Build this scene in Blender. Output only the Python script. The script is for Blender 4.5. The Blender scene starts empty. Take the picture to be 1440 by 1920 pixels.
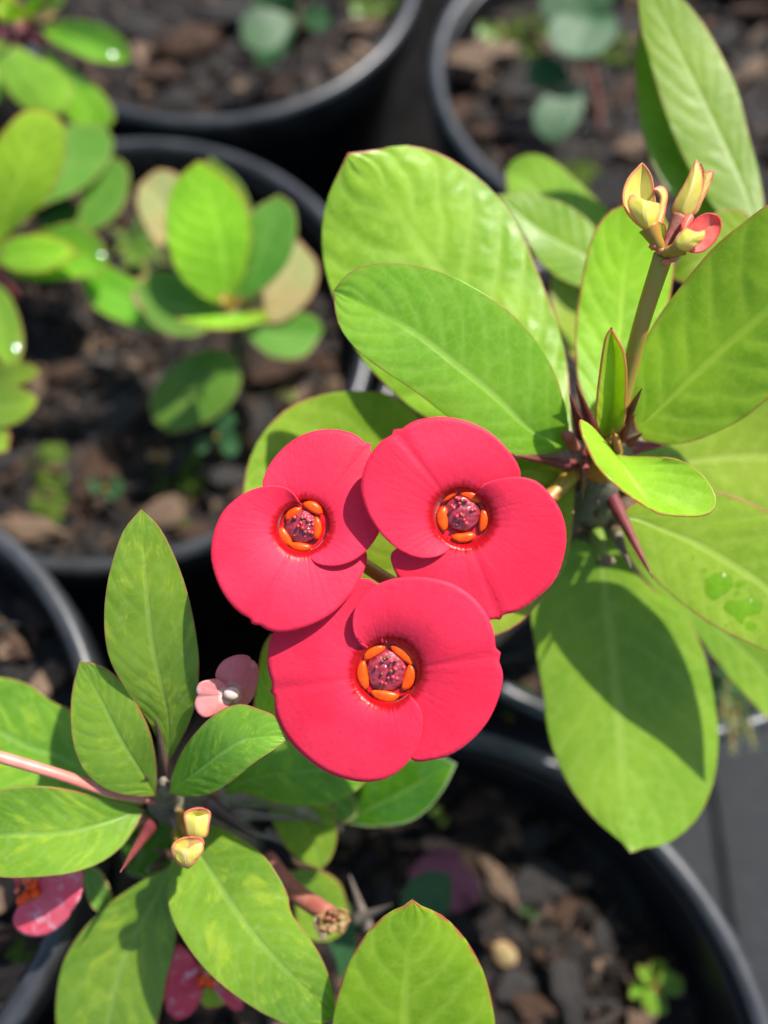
import bpy, bmesh, math, random
import numpy as np
from mathutils import Vector, noise as mnoise

random.seed(7); rng = np.random.default_rng(7)
scene = bpy.context.scene
COL = scene.collection

# ------------------------------------------------------------------ camera
PITCH = math.radians(67); ZC = 0.44; K = 0.6 / 960
C0 = np.array([0, 0, ZC]); FW = np.array([0, math.cos(PITCH), -math.sin(PITCH)])
UP = np.array([0, math.sin(PITCH), math.cos(PITCH)]); RT = np.array([1.0, 0, 0])
cd = bpy.data.cameras.new('camera'); cam = bpy.data.objects.new('camera', cd); COL.objects.link(cam)
cam.location = C0; cam.rotation_euler = (math.radians(90) - PITCH, 0, 0)
cd.sensor_fit = 'VERTICAL'; cd.sensor_height = 36; cd.sensor_width = 27; cd.lens = 30
cd.clip_start = 0.005; cd.clip_end = 200
cd.dof.use_dof = True; cd.dof.focus_distance = 0.157; cd.dof.aperture_fstop = 5.6
scene.camera = cam

# ------------------------------------------------------------------ world, sun, exposure
SUN = Vector((0.42, 0.39, 0.82)).normalized()
w = bpy.data.worlds.new('World'); scene.world = w; w.use_nodes = True
nt = w.node_tree
sky = nt.nodes.new('ShaderNodeTexSky'); sky.sky_type = 'NISHITA'; sky.sun_disc = False
sky.sun_elevation = math.asin(SUN.z); sky.sun_rotation = math.atan2(SUN.x, SUN.y)
nt.links.new(sky.outputs[0], nt.nodes['Background'].inputs[0]); nt.nodes['Background'].inputs[1].default_value = 0.115
sl = bpy.data.lights.new('sun', 'SUN'); sl.energy = 5.0; sl.angle = math.radians(0.53); sl.color = (1, 0.96, 0.9)
so = bpy.data.objects.new('sun', sl); COL.objects.link(so); so.location = (0.5, 0.5, 2)
so.rotation_euler = SUN.to_track_quat('Z', 'Y').to_euler()
scene.view_settings.view_transform = 'Standard'; scene.view_settings.look = 'None'
scene.view_settings.exposure = 0.88; scene.view_settings.gamma = 1
scene.cycles.use_denoising = True
scene.cycles.max_bounces = 6; scene.cycles.diffuse_bounces = 3; scene.cycles.use_adaptive_sampling = True; scene.cycles.adaptive_threshold = 0.02; scene.cycles.transparent_max_bounces = 8

# ------------------------------------------------------------------ helpers
def P(x, y, d): return C0 + d * (FW + K * (x - 720) * RT - K * (y - 960) * UP)
def onz(x, y, z):
    v = P(x, y, 1) - C0
    return C0 + v * ((z - ZC) / v[2])

def tagit(o, label=None, cat=None, group=None, kind=None):
    if label: o['label'] = label
    if cat: o['category'] = cat
    if group: o['group'] = group
    if kind: o['kind'] = kind
    return o
def empty(name, loc, parent=None):
    o = bpy.data.objects.new(name, None); COL.objects.link(o); o.empty_display_size = 0.01
    o.location = loc
    if parent: o.parent = parent
    return o
ORG = {}
def thing(name, loc, label, cat, group=None):
    o = empty(name, tuple(loc)); tagit(o, label, cat, group); ORG[o.name] = np.array(loc, float); return o
def sub(name, parent):                                   # an empty part at its plant's origin
    o = empty(name, (0, 0, 0), parent); ORG[o.name] = ORG[parent.name]; return o
def mesh(name, V, F, mat, parent=None, smooth=True, attrs=None, uv=None, loc=None, fattr=None):
    V = np.asarray(V, float)
    if parent is not None: V = V - ORG[parent.name]
    elif loc is not None: V = V - np.asarray(loc)
    me = bpy.data.meshes.new(name)
    me.from_pydata(V.tolist(), [], [list(map(int, f)) for f in F]); me.update()
    if smooth: me.polygons.foreach_set('use_smooth', [True] * len(me.polygons))
    if attrs:
        for k, a in attrs.items():
            at = me.attributes.new(k, 'FLOAT', 'POINT'); at.data.foreach_set('value', np.asarray(a, np.float32))
    if fattr is not None:
        at = me.attributes.new('tint', 'FLOAT_COLOR', 'POINT'); at.data.foreach_set('color', np.asarray(fattr, np.float32).ravel())
    if uv is not None:
        ul = me.uv_layers.new(name='UVMap'); li = np.empty(len(me.loops), np.int32); me.loops.foreach_get('vertex_index', li)
        ul.data.foreach_set('uv', np.asarray(uv, np.float32)[li].ravel())
    me.materials.append(mat)
    o = bpy.data.objects.new(name, me); COL.objects.link(o)
    if parent is not None:
        o.parent = parent; ORG[o.name] = ORG[parent.name]
    elif loc is not None: o.location = tuple(loc)
    return o

def spline(pts, n):
    p = np.asarray(pts, float)
    if len(p) == 2:
        t = np.linspace(0, 1, n)[:, None]; return p[0] * (1 - t) + p[1] * t
    q = np.vstack([2 * p[0] - p[1], p, 2 * p[-1] - p[-2]]); out = []
    for i in range(1, len(q) - 2):
        a, b, c, d = q[i - 1], q[i], q[i + 1], q[i + 2]
        ta = 0; tb = ta + max(1e-9, np.linalg.norm(b - a)) ** .5; tc = tb + max(1e-9, np.linalg.norm(c - b)) ** .5; td = tc + max(1e-9, np.linalg.norm(d - c)) ** .5
        for t in np.linspace(tb, tc, 14, endpoint=False):
            A1 = (tb - t) / (tb - ta) * a + (t - ta) / (tb - ta) * b; A2 = (tc - t) / (tc - tb) * b + (t - tb) / (tc - tb) * c
            A3 = (td - t) / (td - tc) * c + (t - tc) / (td - tc) * d
            B1 = (tc - t) / (tc - ta) * A1 + (t - ta) / (tc - ta) * A2; B2 = (td - t) / (td - tb) * A2 + (t - tb) / (td - tb) * A3
            out.append((tc - t) / (tc - tb) * B1 + (t - tb) / (tc - tb) * B2)
    out = np.array(out + [p[-1]])
    L = np.r_[0, np.cumsum(np.linalg.norm(np.diff(out, axis=0), axis=1))]
    s = np.linspace(0, L[-1], n)
    return np.stack([np.interp(s, L, out[:, k]) for k in range(out.shape[1])], 1)

def gridfaces(n, m, closed=False):
    F = []
    for i in range(n - 1):
        for j in range(m if closed else m - 1):
            a = i * m + j; b = i * m + (j + 1) % m
            F.append((a, b, b + m, a + m))
    return F
def tube(name, pts, radii, mat, parent, n=10, cap=True, steps=None, smooth_=True, rough=0.0):
    pts = np.array(pts, float); steps = steps or max(6, 5 * len(pts))
    c = spline(pts, steps); r = np.interp(np.linspace(0, 1, steps), np.linspace(0, 1, len(radii)), radii)
    V = []; ref = np.array([0.3, 0.2, 0.93])
    for i in range(steps):
        t = c[min(i + 1, steps - 1)] - c[max(i - 1, 0)]; t /= np.linalg.norm(t) + 1e-12
        if abs(t @ ref) > .95: ref = np.array([1., 0, 0])
        a = np.cross(t, ref); a /= np.linalg.norm(a); b = np.cross(t, a)
        for j in range(n):
            th = 2 * math.pi * j / n
            rr = r[i] * (1 + rough * (random.random() - .5))
            V.append(c[i] + rr * (math.cos(th) * a + math.sin(th) * b))
    F = gridfaces(steps, n, True)
    if cap:
        V += [c[0], c[-1]]; k = len(V)
        F += [(k - 2, (j + 1) % n, j) for j in range(n)] + [(k - 1, (steps - 1) * n + j, (steps - 1) * n + (j + 1) % n) for j in range(n)]
    uv = [((j / n), i / steps) for i in range(steps) for j in range(n)] + ([(0, 0), (0, 1)] if cap else [])
    return mesh(name, V, F, mat, parent, uv=uv)
def solid(o, th):
    m = o.modifiers.new('thickness', 'SOLIDIFY'); m.thickness = th; m.offset = 0; return o

# ------------------------------------------------------------------ node helper
class N:
    def __init__(s, name):
        s.m = bpy.data.materials.new(name); s.m.use_nodes = True; s.t = s.m.node_tree; s.b = s.t.nodes['Principled BSDF']; s.out = s.t.nodes['Material Output']
    def n(s, typ, **kw):
        x = s.t.nodes.new('ShaderNode' + typ)
        for k, v in kw.items(): setattr(x, k, v)
        return x
    def set(s, sock, v):
        if hasattr(v, 'is_output') or isinstance(v, bpy.types.NodeSocket): s.t.links.new(v, sock)
        elif isinstance(v, (tuple, list)) and len(v) == 3 and sock.type == 'RGBA': sock.default_value = (*v, 1)
        else: sock.default_value = v
    def math(s, op, a, b=None, c=None):
        x = s.n('Math', operation=op)
        for i, v in enumerate((a, b, c)):
            if v is not None: s.set(x.inputs[i], v)
        return x.outputs[0]
    def mix(s, f, a, b, blend='MIX'):
        x = s.n('MixRGB', blend_type=blend); s.set(x.inputs[0], f); s.set(x.inputs[1], a); s.set(x.inputs[2], b); return x.outputs[0]
    def step(s, v, lo, hi, inv=False):
        x = s.n('MapRange', interpolation_type='SMOOTHSTEP'); s.set(x.inputs[0], v); x.inputs[1].default_value = lo; x.inputs[2].default_value = hi
        x.inputs[3].default_value = 1.0 if inv else 0.0; x.inputs[4].default_value = 0.0 if inv else 1.0; return x.outputs[0]
    def noise(s, vec, scale, detail=3, rough=.5, dist=0):
        x = s.n('TexNoise'); s.set(x.inputs['Vector'], vec); x.inputs['Scale'].default_value = scale; x.inputs['Detail'].default_value = detail
        x.inputs['Roughness'].default_value = rough; x.inputs['Distortion'].default_value = dist; return x.outputs[0]
    def obj(s): return s.n('TexCoord').outputs['Object']
    def attr(s, nm, col=False): a = s.n('Attribute', attribute_name=nm); return a.outputs['Color' if col else 'Fac']
    def bump(s, h, strength, dist):
        x = s.n('Bump'); x.inputs['Strength'].default_value = strength; x.inputs['Distance'].default_value = dist; s.set(x.inputs['Height'], h); return x.outputs[0]
    def map(s, vec, scale):
        x = s.n('Mapping'); s.set(x.inputs[0], vec); x.inputs['Scale'].default_value = scale; return x.outputs[0]

def leafmat(name, c1, c2, pale, edge, ew=.45, veins=9, vs=.3, rough=.38, mottle=0, mcol=(.45, .5, .05), trans=.45, tcol=None, bumpd=.00022, spots=0.0, relief=.7):
    s = N(name); oc = s.obj(); uv = s.n('UVMap').outputs[0]
    sep = s.n('SeparateXYZ'); s.set(sep.inputs[0], uv)
    rnd = s.n('ObjectInfo').outputs['Random']
    a = s.math('ABSOLUTE', s.math('MULTIPLY_ADD', sep.outputs[0], 2.0, -1.0)); v = sep.outputs[1]
    # per-leaf offset of the noise space
    off = s.n('CombineXYZ'); s.set(off.inputs[0], s.math('MULTIPLY', rnd, 3.0)); s.set(off.inputs[1], rnd)
    vm = s.n('VectorMath', operation='ADD'); s.set(vm.inputs[0], oc); s.set(vm.inputs[1], off.outputs[0]); oc = vm.outputs[0]
    nz = s.noise(oc, 55, 4); nf = s.noise(oc, 420, 3)
    wob = s.math('MULTIPLY', s.math('SUBTRACT', s.noise(oc, 70, 2), .5), .9)
    side = s.math('MULTIPLY', s.math('GREATER_THAN', sep.outputs[0], .5), .37)
    ph = s.math('ADD', s.math('ADD', s.math('MULTIPLY', s.math('SUBTRACT', v, s.math('MULTIPLY', s.math('POWER', a, 1.3), .2)), float(veins)), wob), side)
    tri = s.math('MULTIPLY', s.math('PINGPONG', ph, .5), 2.0)
    vein = s.step(tri, 0, .5, inv=True)
    vein = s.math('MULTIPLY', vein, s.step(a, .93, .99, inv=True))
    vein = s.math('MULTIPLY', vein, s.step(a, .0, .1))
    mid = s.math('MULTIPLY', s.step(a, .015, .1, inv=True), s.step(v, .55, 1.0, inv=True))
    col = s.mix(s.step(nz, .35, .65), c1, c2)
    col = s.mix(s.math('MULTIPLY', s.step(nf, .45, .7), .22), col, pale)
    vr = s.n('TexVoronoi', feature='DISTANCE_TO_EDGE'); s.set(vr.inputs['Vector'], oc); vr.inputs['Scale'].default_value = 420
    col = s.mix(s.math('MULTIPLY', s.step(vr.outputs[0], .0, .12, inv=True), .14), col, pale)
    if mottle:
        mu = s.n('CombineXYZ'); s.set(mu.inputs[0], s.math('MULTIPLY', ph, .42)); s.set(mu.inputs[1], s.math('MULTIPLY', a, .9)); s.set(mu.inputs[2], s.math('MULTIPLY', rnd, 40.0))
        mm = s.noise(mu.outputs[0], 2.6, 6, .66, .5)
        col = s.mix(s.math('MULTIPLY', s.step(mm, .5, .68), mottle), col, mcol)
    col = s.mix(s.math('MULTIPLY', vein, vs * .6), col, pale)
    col = s.mix(s.math('MULTIPLY', mid, .6), col, pale)
    # slight per-leaf shift in hue and value
    hs = s.n('HueSaturation'); s.set(hs.inputs['Hue'], s.math('MULTIPLY_ADD', rnd, .025, .4875)); s.set(hs.inputs['Value'], s.math('MULTIPLY_ADD', rnd, .22, .89)); s.set(hs.inputs['Color'], col); col = hs.outputs[0]
    if spots:
        vor = s.n('TexVoronoi'); s.set(vor.inputs['Vector'], oc); vor.inputs['Scale'].default_value = 230
        col = s.mix(s.math('MULTIPLY', s.step(vor.outputs[0], .08, .16, inv=True), spots), col, (.6, .62, .5))
    col = s.mix(s.math('MULTIPLY', s.step(s.noise(oc, 1300, 2), .70, .78), .45), col, pale)
    em = s.attr('edge')
    ewob = s.math('ADD', em, s.math('MULTIPLY', s.math('SUBTRACT', nf, .5), ew * .5))
    col = s.mix(s.math('MULTIPLY', s.step(ewob, ew * .35, ew, inv=True), s.math('MULTIPLY_ADD', s.step(nz, .3, .6), .45, .5)), col, edge)
    tri_s = s.math('MULTIPLY', s.step(tri, -.1, .9), s.step(s.noise(oc, 95, 2), .3, .62)); h = s.math('ADD', s.math('MULTIPLY', s.math('MULTIPLY', tri_s, s.step(a, .02, .35)), relief), s.math('MULTIPLY', nz, 1.0)); h = s.math('ADD', h, s.math('MULTIPLY', mid, -.8)); h = s.math('ADD', h, s.math('MULTIPLY', nf, .5))
    bn = s.bump(h, .55, bumpd)
    s.set(s.b.inputs['Base Color'], col); s.b.inputs['Roughness'].default_value = rough; s.b.inputs['Specular IOR Level'].default_value = .4
    s.set(s.b.inputs['Normal'], bn)
    tr = s.n('BsdfTranslucent'); s.set(tr.inputs[0], s.mix(1.0, col, tcol or (2.0, 2.0, .35), 'MULTIPLY')); s.set(tr.inputs[1], bn)
    ms = s.n('MixShader'); ms.inputs[0].default_value = trans; s.t.links.new(s.b.outputs[0], ms.inputs[1]); s.t.links.new(tr.outputs[0], ms.inputs[2])
    s.t.links.new(ms.outputs[0], s.out.inputs[0]); return s.m

def petalmat(name, c1, c2, throat, blotch=None, trans=.25):
    s = N(name); oc = s.obj(); uv = s.n('UVMap').outputs[0]; sep = s.n('SeparateXYZ'); s.set(sep.inputs[0], uv)
    nz = s.noise(oc, 70, 3)
    rad = s.noise(s.map(uv, (34, 1.6, 1)), 1.0, 4, .6, .3)
    col = s.mix(s.step(nz, .35, .65), c1, c2)
    if blotch: col = s.mix(s.math('MULTIPLY', s.step(s.noise(oc, 260, 4, .6), .5, .68), .85), col, blotch)
    col = s.mix(s.math('MULTIPLY', s.step(rad, .5, .75), .3), col, c2); col = s.mix(s.math('MULTIPLY', s.step(s.noise(oc, 700, 4), .45, .75), .25), col, tuple(x * .82 for x in c1))
    vn = s.noise(s.map(uv, (110, 2.6, 1)), 1.0, 3, .6, .6); col = s.mix(s.math('MULTIPLY', s.step(vn, .55, .7), .12), col, tuple(x * .7 for x in c1)); rad = s.math('ADD', rad, s.math('MULTIPLY', vn, .5))
    tw = s.math('ADD', sep.outputs[1], s.math('MULTIPLY', s.math('SUBTRACT', rad, .5), .03))
    th = s.step(tw, .012, .03, inv=True)
    col = s.mix(th, col, throat)
    s.set(s.b.inputs['Base Color'], col); s.set(s.b.inputs['Roughness'], s.math('MULTIPLY_ADD', th, -.35, .62)); s.b.inputs['Specular IOR Level'].default_value = .28
    s.b.inputs['Sheen Weight'].default_value = .25; s.b.inputs['Sheen Roughness'].default_value = .4; s.b.inputs['Sheen Tint'].default_value = (1, .55, .65, 1)
    bn = s.bump(s.math('ADD', rad, s.math('MULTIPLY', s.noise(oc, 1100, 4), .8)), .35, .0003); s.set(s.b.inputs['Normal'], bn)
    tr = s.n('BsdfTranslucent'); s.set(tr.inputs[0], s.mix(1.0, col, (1.3, .6, .6), 'MULTIPLY')); s.set(tr.inputs[1], bn)
    ms = s.n('MixShader'); ms.inputs[0].default_value = trans; s.t.links.new(s.b.outputs[0], ms.inputs[1]); s.t.links.new(tr.outputs[0], ms.inputs[2])
    s.t.links.new(ms.outputs[0], s.out.inputs[0]); return s.m

def plain(name, c1, c2, scale=200, rough=.5, spec=.5, bump=.3, bd=.0005, sss=0, stretch=None):
    s = N(name); oc = s.obj(); v = s.map(oc, stretch) if stretch else oc
    nz = s.noise(v, scale, 5, .6); s.set(s.b.inputs['Base Color'], s.mix(s.step(nz, .3, .7), c1, c2))
    s.b.inputs['Roughness'].default_value = rough; s.b.inputs['Specular IOR Level'].default_value = spec
    if bump: s.set(s.b.inputs['Normal'], s.bump(nz, bump, bd))
    if sss: s.b.inputs['Subsurface Weight'].default_value = sss; s.b.inputs['Subsurface Radius'].default_value = (.001, .0005, .0003); s.b.inputs['Subsurface Scale'].default_value = 1.0
    return s.m

PINK = (.42, .09, .10)
M_main = leafmat('leaf_green', (.215, .345, .02), (.285, .41, .032), (.42, .52, .11), PINK, .42, 10, .22)
M_quilt = leafmat('leaf_quilted', (.215, .345, .02), (.295, .42, .030), (.42, .52, .10), PINK, .45, 9, .42, relief=2.4, bumpd=.00026)
M_young = leafmat('leaf_young', (.26, .42, .02), (.33, .50, .03), (.45, .58, .10), (.45, .16, .08), .24, 8, .1)
M_fresh = leafmat('leaf_fresh', (.23, .40, .02), (.31, .48, .03), (.45, .58, .10), PINK, .42, 9, .45, rough=.42, relief=1.5, trans=.55, tcol=(2.3, 2.2, .22))
M_blue = leafmat('leaf_bluegreen', (.18, .325, .02), (.245, .385, .030), (.36, .47, .10), (.34, .16, .08), .34, 10, .3)
M_var = leafmat('leaf_mottled', (.14, .29, .02), (.22, .38, .03), (.30, .46, .10), (.36, .17, .08), .32, 11, .28, mottle=.55, mcol=(.44, .54, .05), spots=.08)
M_dark = leafmat('leaf_glossy', (.022, .09, .004), (.04, .13, .006), (.09, .17, .03), (.2, .26, .12), .5, 7, .1, rough=.14, trans=.12)  # pale edge colour paints the lit margin of the dark leaf
M_far = leafmat('leaf_shiny', (.15, .34, .02), (.21, .42, .03), (.32, .48, .08), (.34, .22, .08), .5, 7, .12, rough=.3)
M_round = leafmat('leaf_round', (.11, .27, .025), (.17, .33, .05), (.26, .40, .10), (.40, .33, .14), .6, 7, .12, rough=.4)
M_tan = leafmat('leaf_dying', (.40, .30, .14), (.34, .36, .14), (.5, .42, .26), (.45, .24, .14), .9, 6, .1, rough=.6)
M_weed = leafmat('leaf_weed', (.03, .10, .03), (.05, .14, .045), (.09, .18, .07), (.05, .11, .04), .3, 5, .1, rough=.5)
M_budy = leafmat('bud_cream', (.55, .53, .07), (.64, .52, .14), (.68, .52, .26), (.62, .14, .12), .6, 4, .05, rough=.45, trans=.3, bumpd=.0002)
M_budp = leafmat('bud_pink', (.70, .07, .06), (.72, .11, .09), (.66, .32, .22), (.5, .05, .05), .3, 4, .05, rough=.45, trans=.25, bumpd=.0002)
M_red = petalmat('bract_red', (.71, .016, .055), (.77, .027, .076), (.42, .002, .006))
M_pink = petalmat('bract_pink', (.76, .08, .13), (.78, .17, .22), (.6, .1, .06), (.75, .42, .48))
M_rose = petalmat('bract_rose', (.62, .04, .08), (.70, .09, .13), (.5, .03, .02), (.72, .4, .42))
M_blush = petalmat('bract_blush', (.74, .17, .18), (.76, .30, .28), (.75, .6, .52), (.75, .5, .48))
M_gland = plain('gland_orange', (.74, .048, .001), (.80, .085, .002), 700, .34, .3, .15, .0002)
M_cup = plain('cyathium_red', (.40, .002, .006), (.60, .008, .014), 700, .14, .6, .4, .0004)
M_disc = plain('disc_maroon', (.17, .006, .014), (.34, .030, .045), 900, .09, .9, .6, .0007)
M_sta = plain('stamen_red', (.45, .01, .03), (.6, .08, .10), 900, .2, .6, .1)
M_stamd = plain('stamen_brown', (.10, .02, .012), (.22, .08, .03), 900, .3, .6, .1)
M_stalk = plain('stalk_olive', (.28, .22, .02), (.38, .15, .03), 160, .4, .4, .2, .0003, stretch=(1, 1, .4))
M_stalkg = plain('stalk_green', (.12, .20, .03), (.20, .24, .06), 160, .45, .4, .2, .0003)
M_stalkt = plain('stalk_tan', (.26, .25, .025), (.36, .20, .04), 260, .42, .4, .3, .0004, stretch=(1, 1, .3))
M_stalkp = plain('stalk_pink', (.52, .16, .12), (.58, .24, .18), 160, .4, .4, .2, .0003)
M_stalkr = plain('stalk_redbrown', (.28, .07, .05), (.34, .13, .09), 300, .65, .3, .5, .0006)
M_stem = plain('stem_bark', (.10, .115, .045), (.21, .17, .13), 260, .7, .3, .9, .0016)
M_thorn = plain('thorn_maroon', (.10, .018, .022), (.19, .04, .04), 180, .4, .45, .2, .0004)
M_thornd = plain('thorn_brown', (.06, .035, .03), (.14, .08, .06), 180, .45, .45, .2, .0004)
M_thorng = plain('thorn_grey', (.12, .09, .075), (.20, .16, .13), 180, .5, .4, .2, .0004)
M_dry = plain('dry_husk', (.30, .24, .16), (.12, .08, .05), 400, .8, .2, .6, .0006)
M_pot = plain('pot_plastic', (.0045, .005, .006), (.008, .0085, .0095), 60, .4, .45, .15, .0005)
M_rim = plain('pot_rim_sunlit', (.012, .0125, .014), (.034, .035, .038), 90, .38, .6, .2, .0006)  # paler than the wall; the lifted colour stands in for sun highlight on rims
M_chip = plain('bark_brown', (.035, .018, .011), (.075, .042, .026), 220, .8, .25, .6, .001, stretch=(1, 3, 1))
M_chip2 = plain('bark_grey', (.018, .016, .015), (.05, .044, .04), 260, .8, .25, .6, .001)
M_chip3 = plain('bark_tan', (.09, .055, .034), (.17, .115, .075), 240, .8, .25, .5, .001)
M_stone = plain('pebble_pale', (.34, .33, .31), (.46, .44, .40), 200, .6, .3, .3, .0006)
M_moss = plain('moss_green', (.03, .055, .004), (.07, .11, .008), 300, .8, .2, .5, .001)
def soilmat():
    s = N('soil_dark'); oc = s.obj(); t = s.attr('tint', True)
    nz = s.noise(oc, 260, 6, .7); s.set(s.b.inputs['Base Color'], s.mix(s.step(nz, .3, .75), t, s.mix(1.0, t, (2.3, 2.1, 1.9), 'MULTIPLY')))
    s.b.inputs['Roughness'].default_value = .5; s.b.inputs['Specular IOR Level'].default_value = .2; s.set(s.b.inputs['Normal'], s.bump(nz, .8, .0015)); return s.m
M_soil = soilmat()
def watermat():
    s = N('water'); lw = s.n('LayerWeight'); lw.inputs[0].default_value = .5; fac = s.math('MULTIPLY_ADD', s.math('POWER', lw.outputs['Facing'], 4.0), .8, .03)
    tp = s.n('BsdfTransparent'); tp.inputs[0].default_value = (.80, .95, .50, 1); gl = s.n('BsdfGlossy'); gl.inputs['Roughness'].default_value = .045
    ms = s.n('MixShader'); s.set(ms.inputs[0], fac); s.t.links.new(tp.outputs[0], ms.inputs[1]); s.t.links.new(gl.outputs[0], ms.inputs[2]); s.t.links.new(ms.outputs[0], s.out.inputs[0]); return s.m
M_water = watermat()
def slabmat():
    s = N('paving_concrete'); oc = s.obj(); a = s.noise(oc, 30, 5, .6); b = s.noise(oc, 600, 3)
    s.set(s.b.inputs['Base Color'], s.mix(s.step(a, .3, .7), (.009, .011, .0125), (.018, .020, .021))); s.b.inputs['Roughness'].default_value = .85
    s.set(s.b.inputs['Normal'], s.bump(s.math('ADD', a, b), .5, .001)); return s.m
M_slab = slabmat()

# ------------------------------------------------------------------ ground and pots
def quadsheet(name, x0, x1, y0, y1, z, mat):
    return mesh(name, [(x0, y0, z), (x1, y0, z), (x1, y1, z), (x0, y1, z)], [(0, 1, 2, 3)], mat, smooth=False)
M_ground = plain('ground_earth', (.004, .0037, .0035), (.009, .0085, .008), 40, .95, .03, .6, .004)
g = quadsheet('ground', -60, 60, -60, 60, .012, M_ground); g['kind'] = 'structure'
pv = empty('pavement', (0, 0, 0)); pv['kind'] = 'structure'; ORG['pavement'] = np.zeros(3)
bm = bmesh.new(); bmesh.ops.create_cube(bm, size=1); bmesh.ops.bevel(bm, geom=bm.edges[:], offset=.02, segments=2, affect='EDGES')
slab_me = bpy.data.meshes.new('paving_slab'); bm.to_mesh(slab_me); bm.free(); slab_me.materials.append(M_slab)
for i in range(0, 3):
    for j in range(-2, 1):
        o = bpy.data.objects.new('paving_slab', slab_me); COL.objects.link(o); o.parent = pv
        o.scale = (.196, .196, .02); o.location = (.055 + i * .2 + (j % 2) * .1, -.02 + j * .2, .006 + random.uniform(-.001, .001))
SLAB_TOP = .016   # the pots stand on a mat level with the paving

POTS = {}
def lathe(name, prof, cx, cy, mat, parent, n=72):
    V = []; F = []
    for r, z in prof:
        for j in range(n):
            a = 2 * math.pi * j / n; V.append((cx + r * math.cos(a), cy + r * math.sin(a), z))
    F = gridfaces(len(prof), n, True)
    return mesh(name, V, F, mat, parent)
def arc(cx, cz, r, a0, a1, n): return [(cx + r * math.cos(math.radians(a)), cz + r * math.sin(math.radians(a))) for a in np.linspace(a0, a1, n)]
def pot(key, cx, cy, r, zr, label):
    t = thing('nursery_pot', (cx, cy, SLAB_TOP), label, 'pot', 'black nursery pots standing close together')
    taper = .115; zb = SLAB_TOP
    ro = lambda z: r - .004 - (zr - z) * taper
    prof = [(0.001, zb + .001), (ro(zb) - .004, zb), (ro(zb), zb + .004)]
    for z in np.linspace(zb + .02, zr - .016, 8): prof.append((ro(z), z))
    ri = lambda z: ro(z) - .0018
    inner = []
    for k, z in enumerate(np.linspace(zr - .004, zb + .03, 34)):
        d = zr - z
        bump = .0009 * (math.exp(-((d - .012) / .0018) ** 2) + math.exp(-((d - .019) / .0018) ** 2))
        inner.append((ri(z) - bump, z))
    lathe('wall', prof + [(ri(zr - .014) + .0015, zr - .012)] + inner + [(ri(zb) * .97, zb + .02), (.001, zb + .02)], cx, cy, M_pot, t)
    lip = [(r - .0042, zr - .020), (r - .001, zr - .020)] + arc(r - .0024, zr - .0030, .0030, -10, 180, 9) + [(r - .0056, zr - .010), (r - .0050, zr - .013), (r - .0042, zr - .020)]
    lathe('rim', lip, cx, cy, M_rim, t, 96)
    POTS[key] = (cx, cy, r, zr, ri); return t
pot('L', -.101, .190, .097, .170, 'black nursery pot holding the small round-leaved plant and its tan withered leaves')
pot('T', -.080, .392, .097, .170, 'black nursery pot behind the round-leaved plant, its dark soil nearly bare')
pot('TR', .117, .327, .096, .170, 'black nursery pot holding the teal-leaved seedling and mossy bark')
pot('M', .088, .132, .095, .170, 'black nursery pot in which the large-leaved red-flowering plant is rooted')
pot('B', .010, -.056, .0985, .170, 'black nursery pot with ringed inner wall below the red flowers and mottled leaves')
pot('LL', -.163, .016, .092, .214, 'taller black nursery pot beside the mottled-leaved plant with pink flowers')
pot('FL', -.275, .325, .096, .170, 'black nursery pot holding the shiny-leaved plant')
SOIL = {'L': .150, 'T': .152, 'TR': .150, 'M': .148, 'B': .136, 'LL': .192, 'FL': .150}
POTNAME = {'L': 'round-leaved plant', 'T': 'bare soil', 'TR': 'teal-leaved seedling', 'M': 'red-flowering plant', 'B': 'mottled plant', 'LL': 'tall rim', 'FL': 'shiny-leaved plant'}

def shard(rs, c, sx, sy, sz, rot):
    """irregular 8-corner chip; returns verts, faces"""
    V = []
    for dx in (-1, 1):
        for dy in (-1, 1):
            for dz in (-1, 1): V.append([dx * sx * rs.uniform(.55, 1), dy * sy * rs.uniform(.5, 1), dz * sz * rs.uniform(.5, 1)])
    V = np.array(V) @ rot.T + c
    return V, [(0, 1, 3, 2), (4, 6, 7, 5), (0, 4, 5, 1), (2, 3, 7, 6), (0, 2, 6, 4), (1, 5, 7, 3)]
def rotm(rs, tilt=.5):
    a = rs.uniform(0, 6.28); tx, ty = rs.normal(0, tilt, 2)
    ca, sa = math.cos(a), math.sin(a); Rz = np.array([[ca, -sa, 0], [sa, ca, 0], [0, 0, 1]])
    Rx = np.array([[1, 0, 0], [0, math.cos(tx), -math.sin(tx)], [0, math.sin(tx), math.cos(tx)]]); Ry = np.array([[math.cos(ty), 0, math.sin(ty)], [0, 1, 0], [-math.sin(ty), 0, math.cos(ty)]])
    return Rx @ Ry @ Rz
def soilz(key, x, y):
    cx, cy = POTS[key][:2]
    return SOIL[key] + .0045 * mnoise.noise(Vector((x * 45, y * 45, SOIL[key] * 9))) + .0022 * mnoise.noise(Vector((x * 150, y * 150, 3)))
TINTS = np.array([(.0055, .0042, .0034), (.009, .0065, .005), (.020, .0125, .0085), (.036, .022, .0145), (.060, .038, .025), (.026, .021, .017), (.10, .068, .046)])
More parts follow.
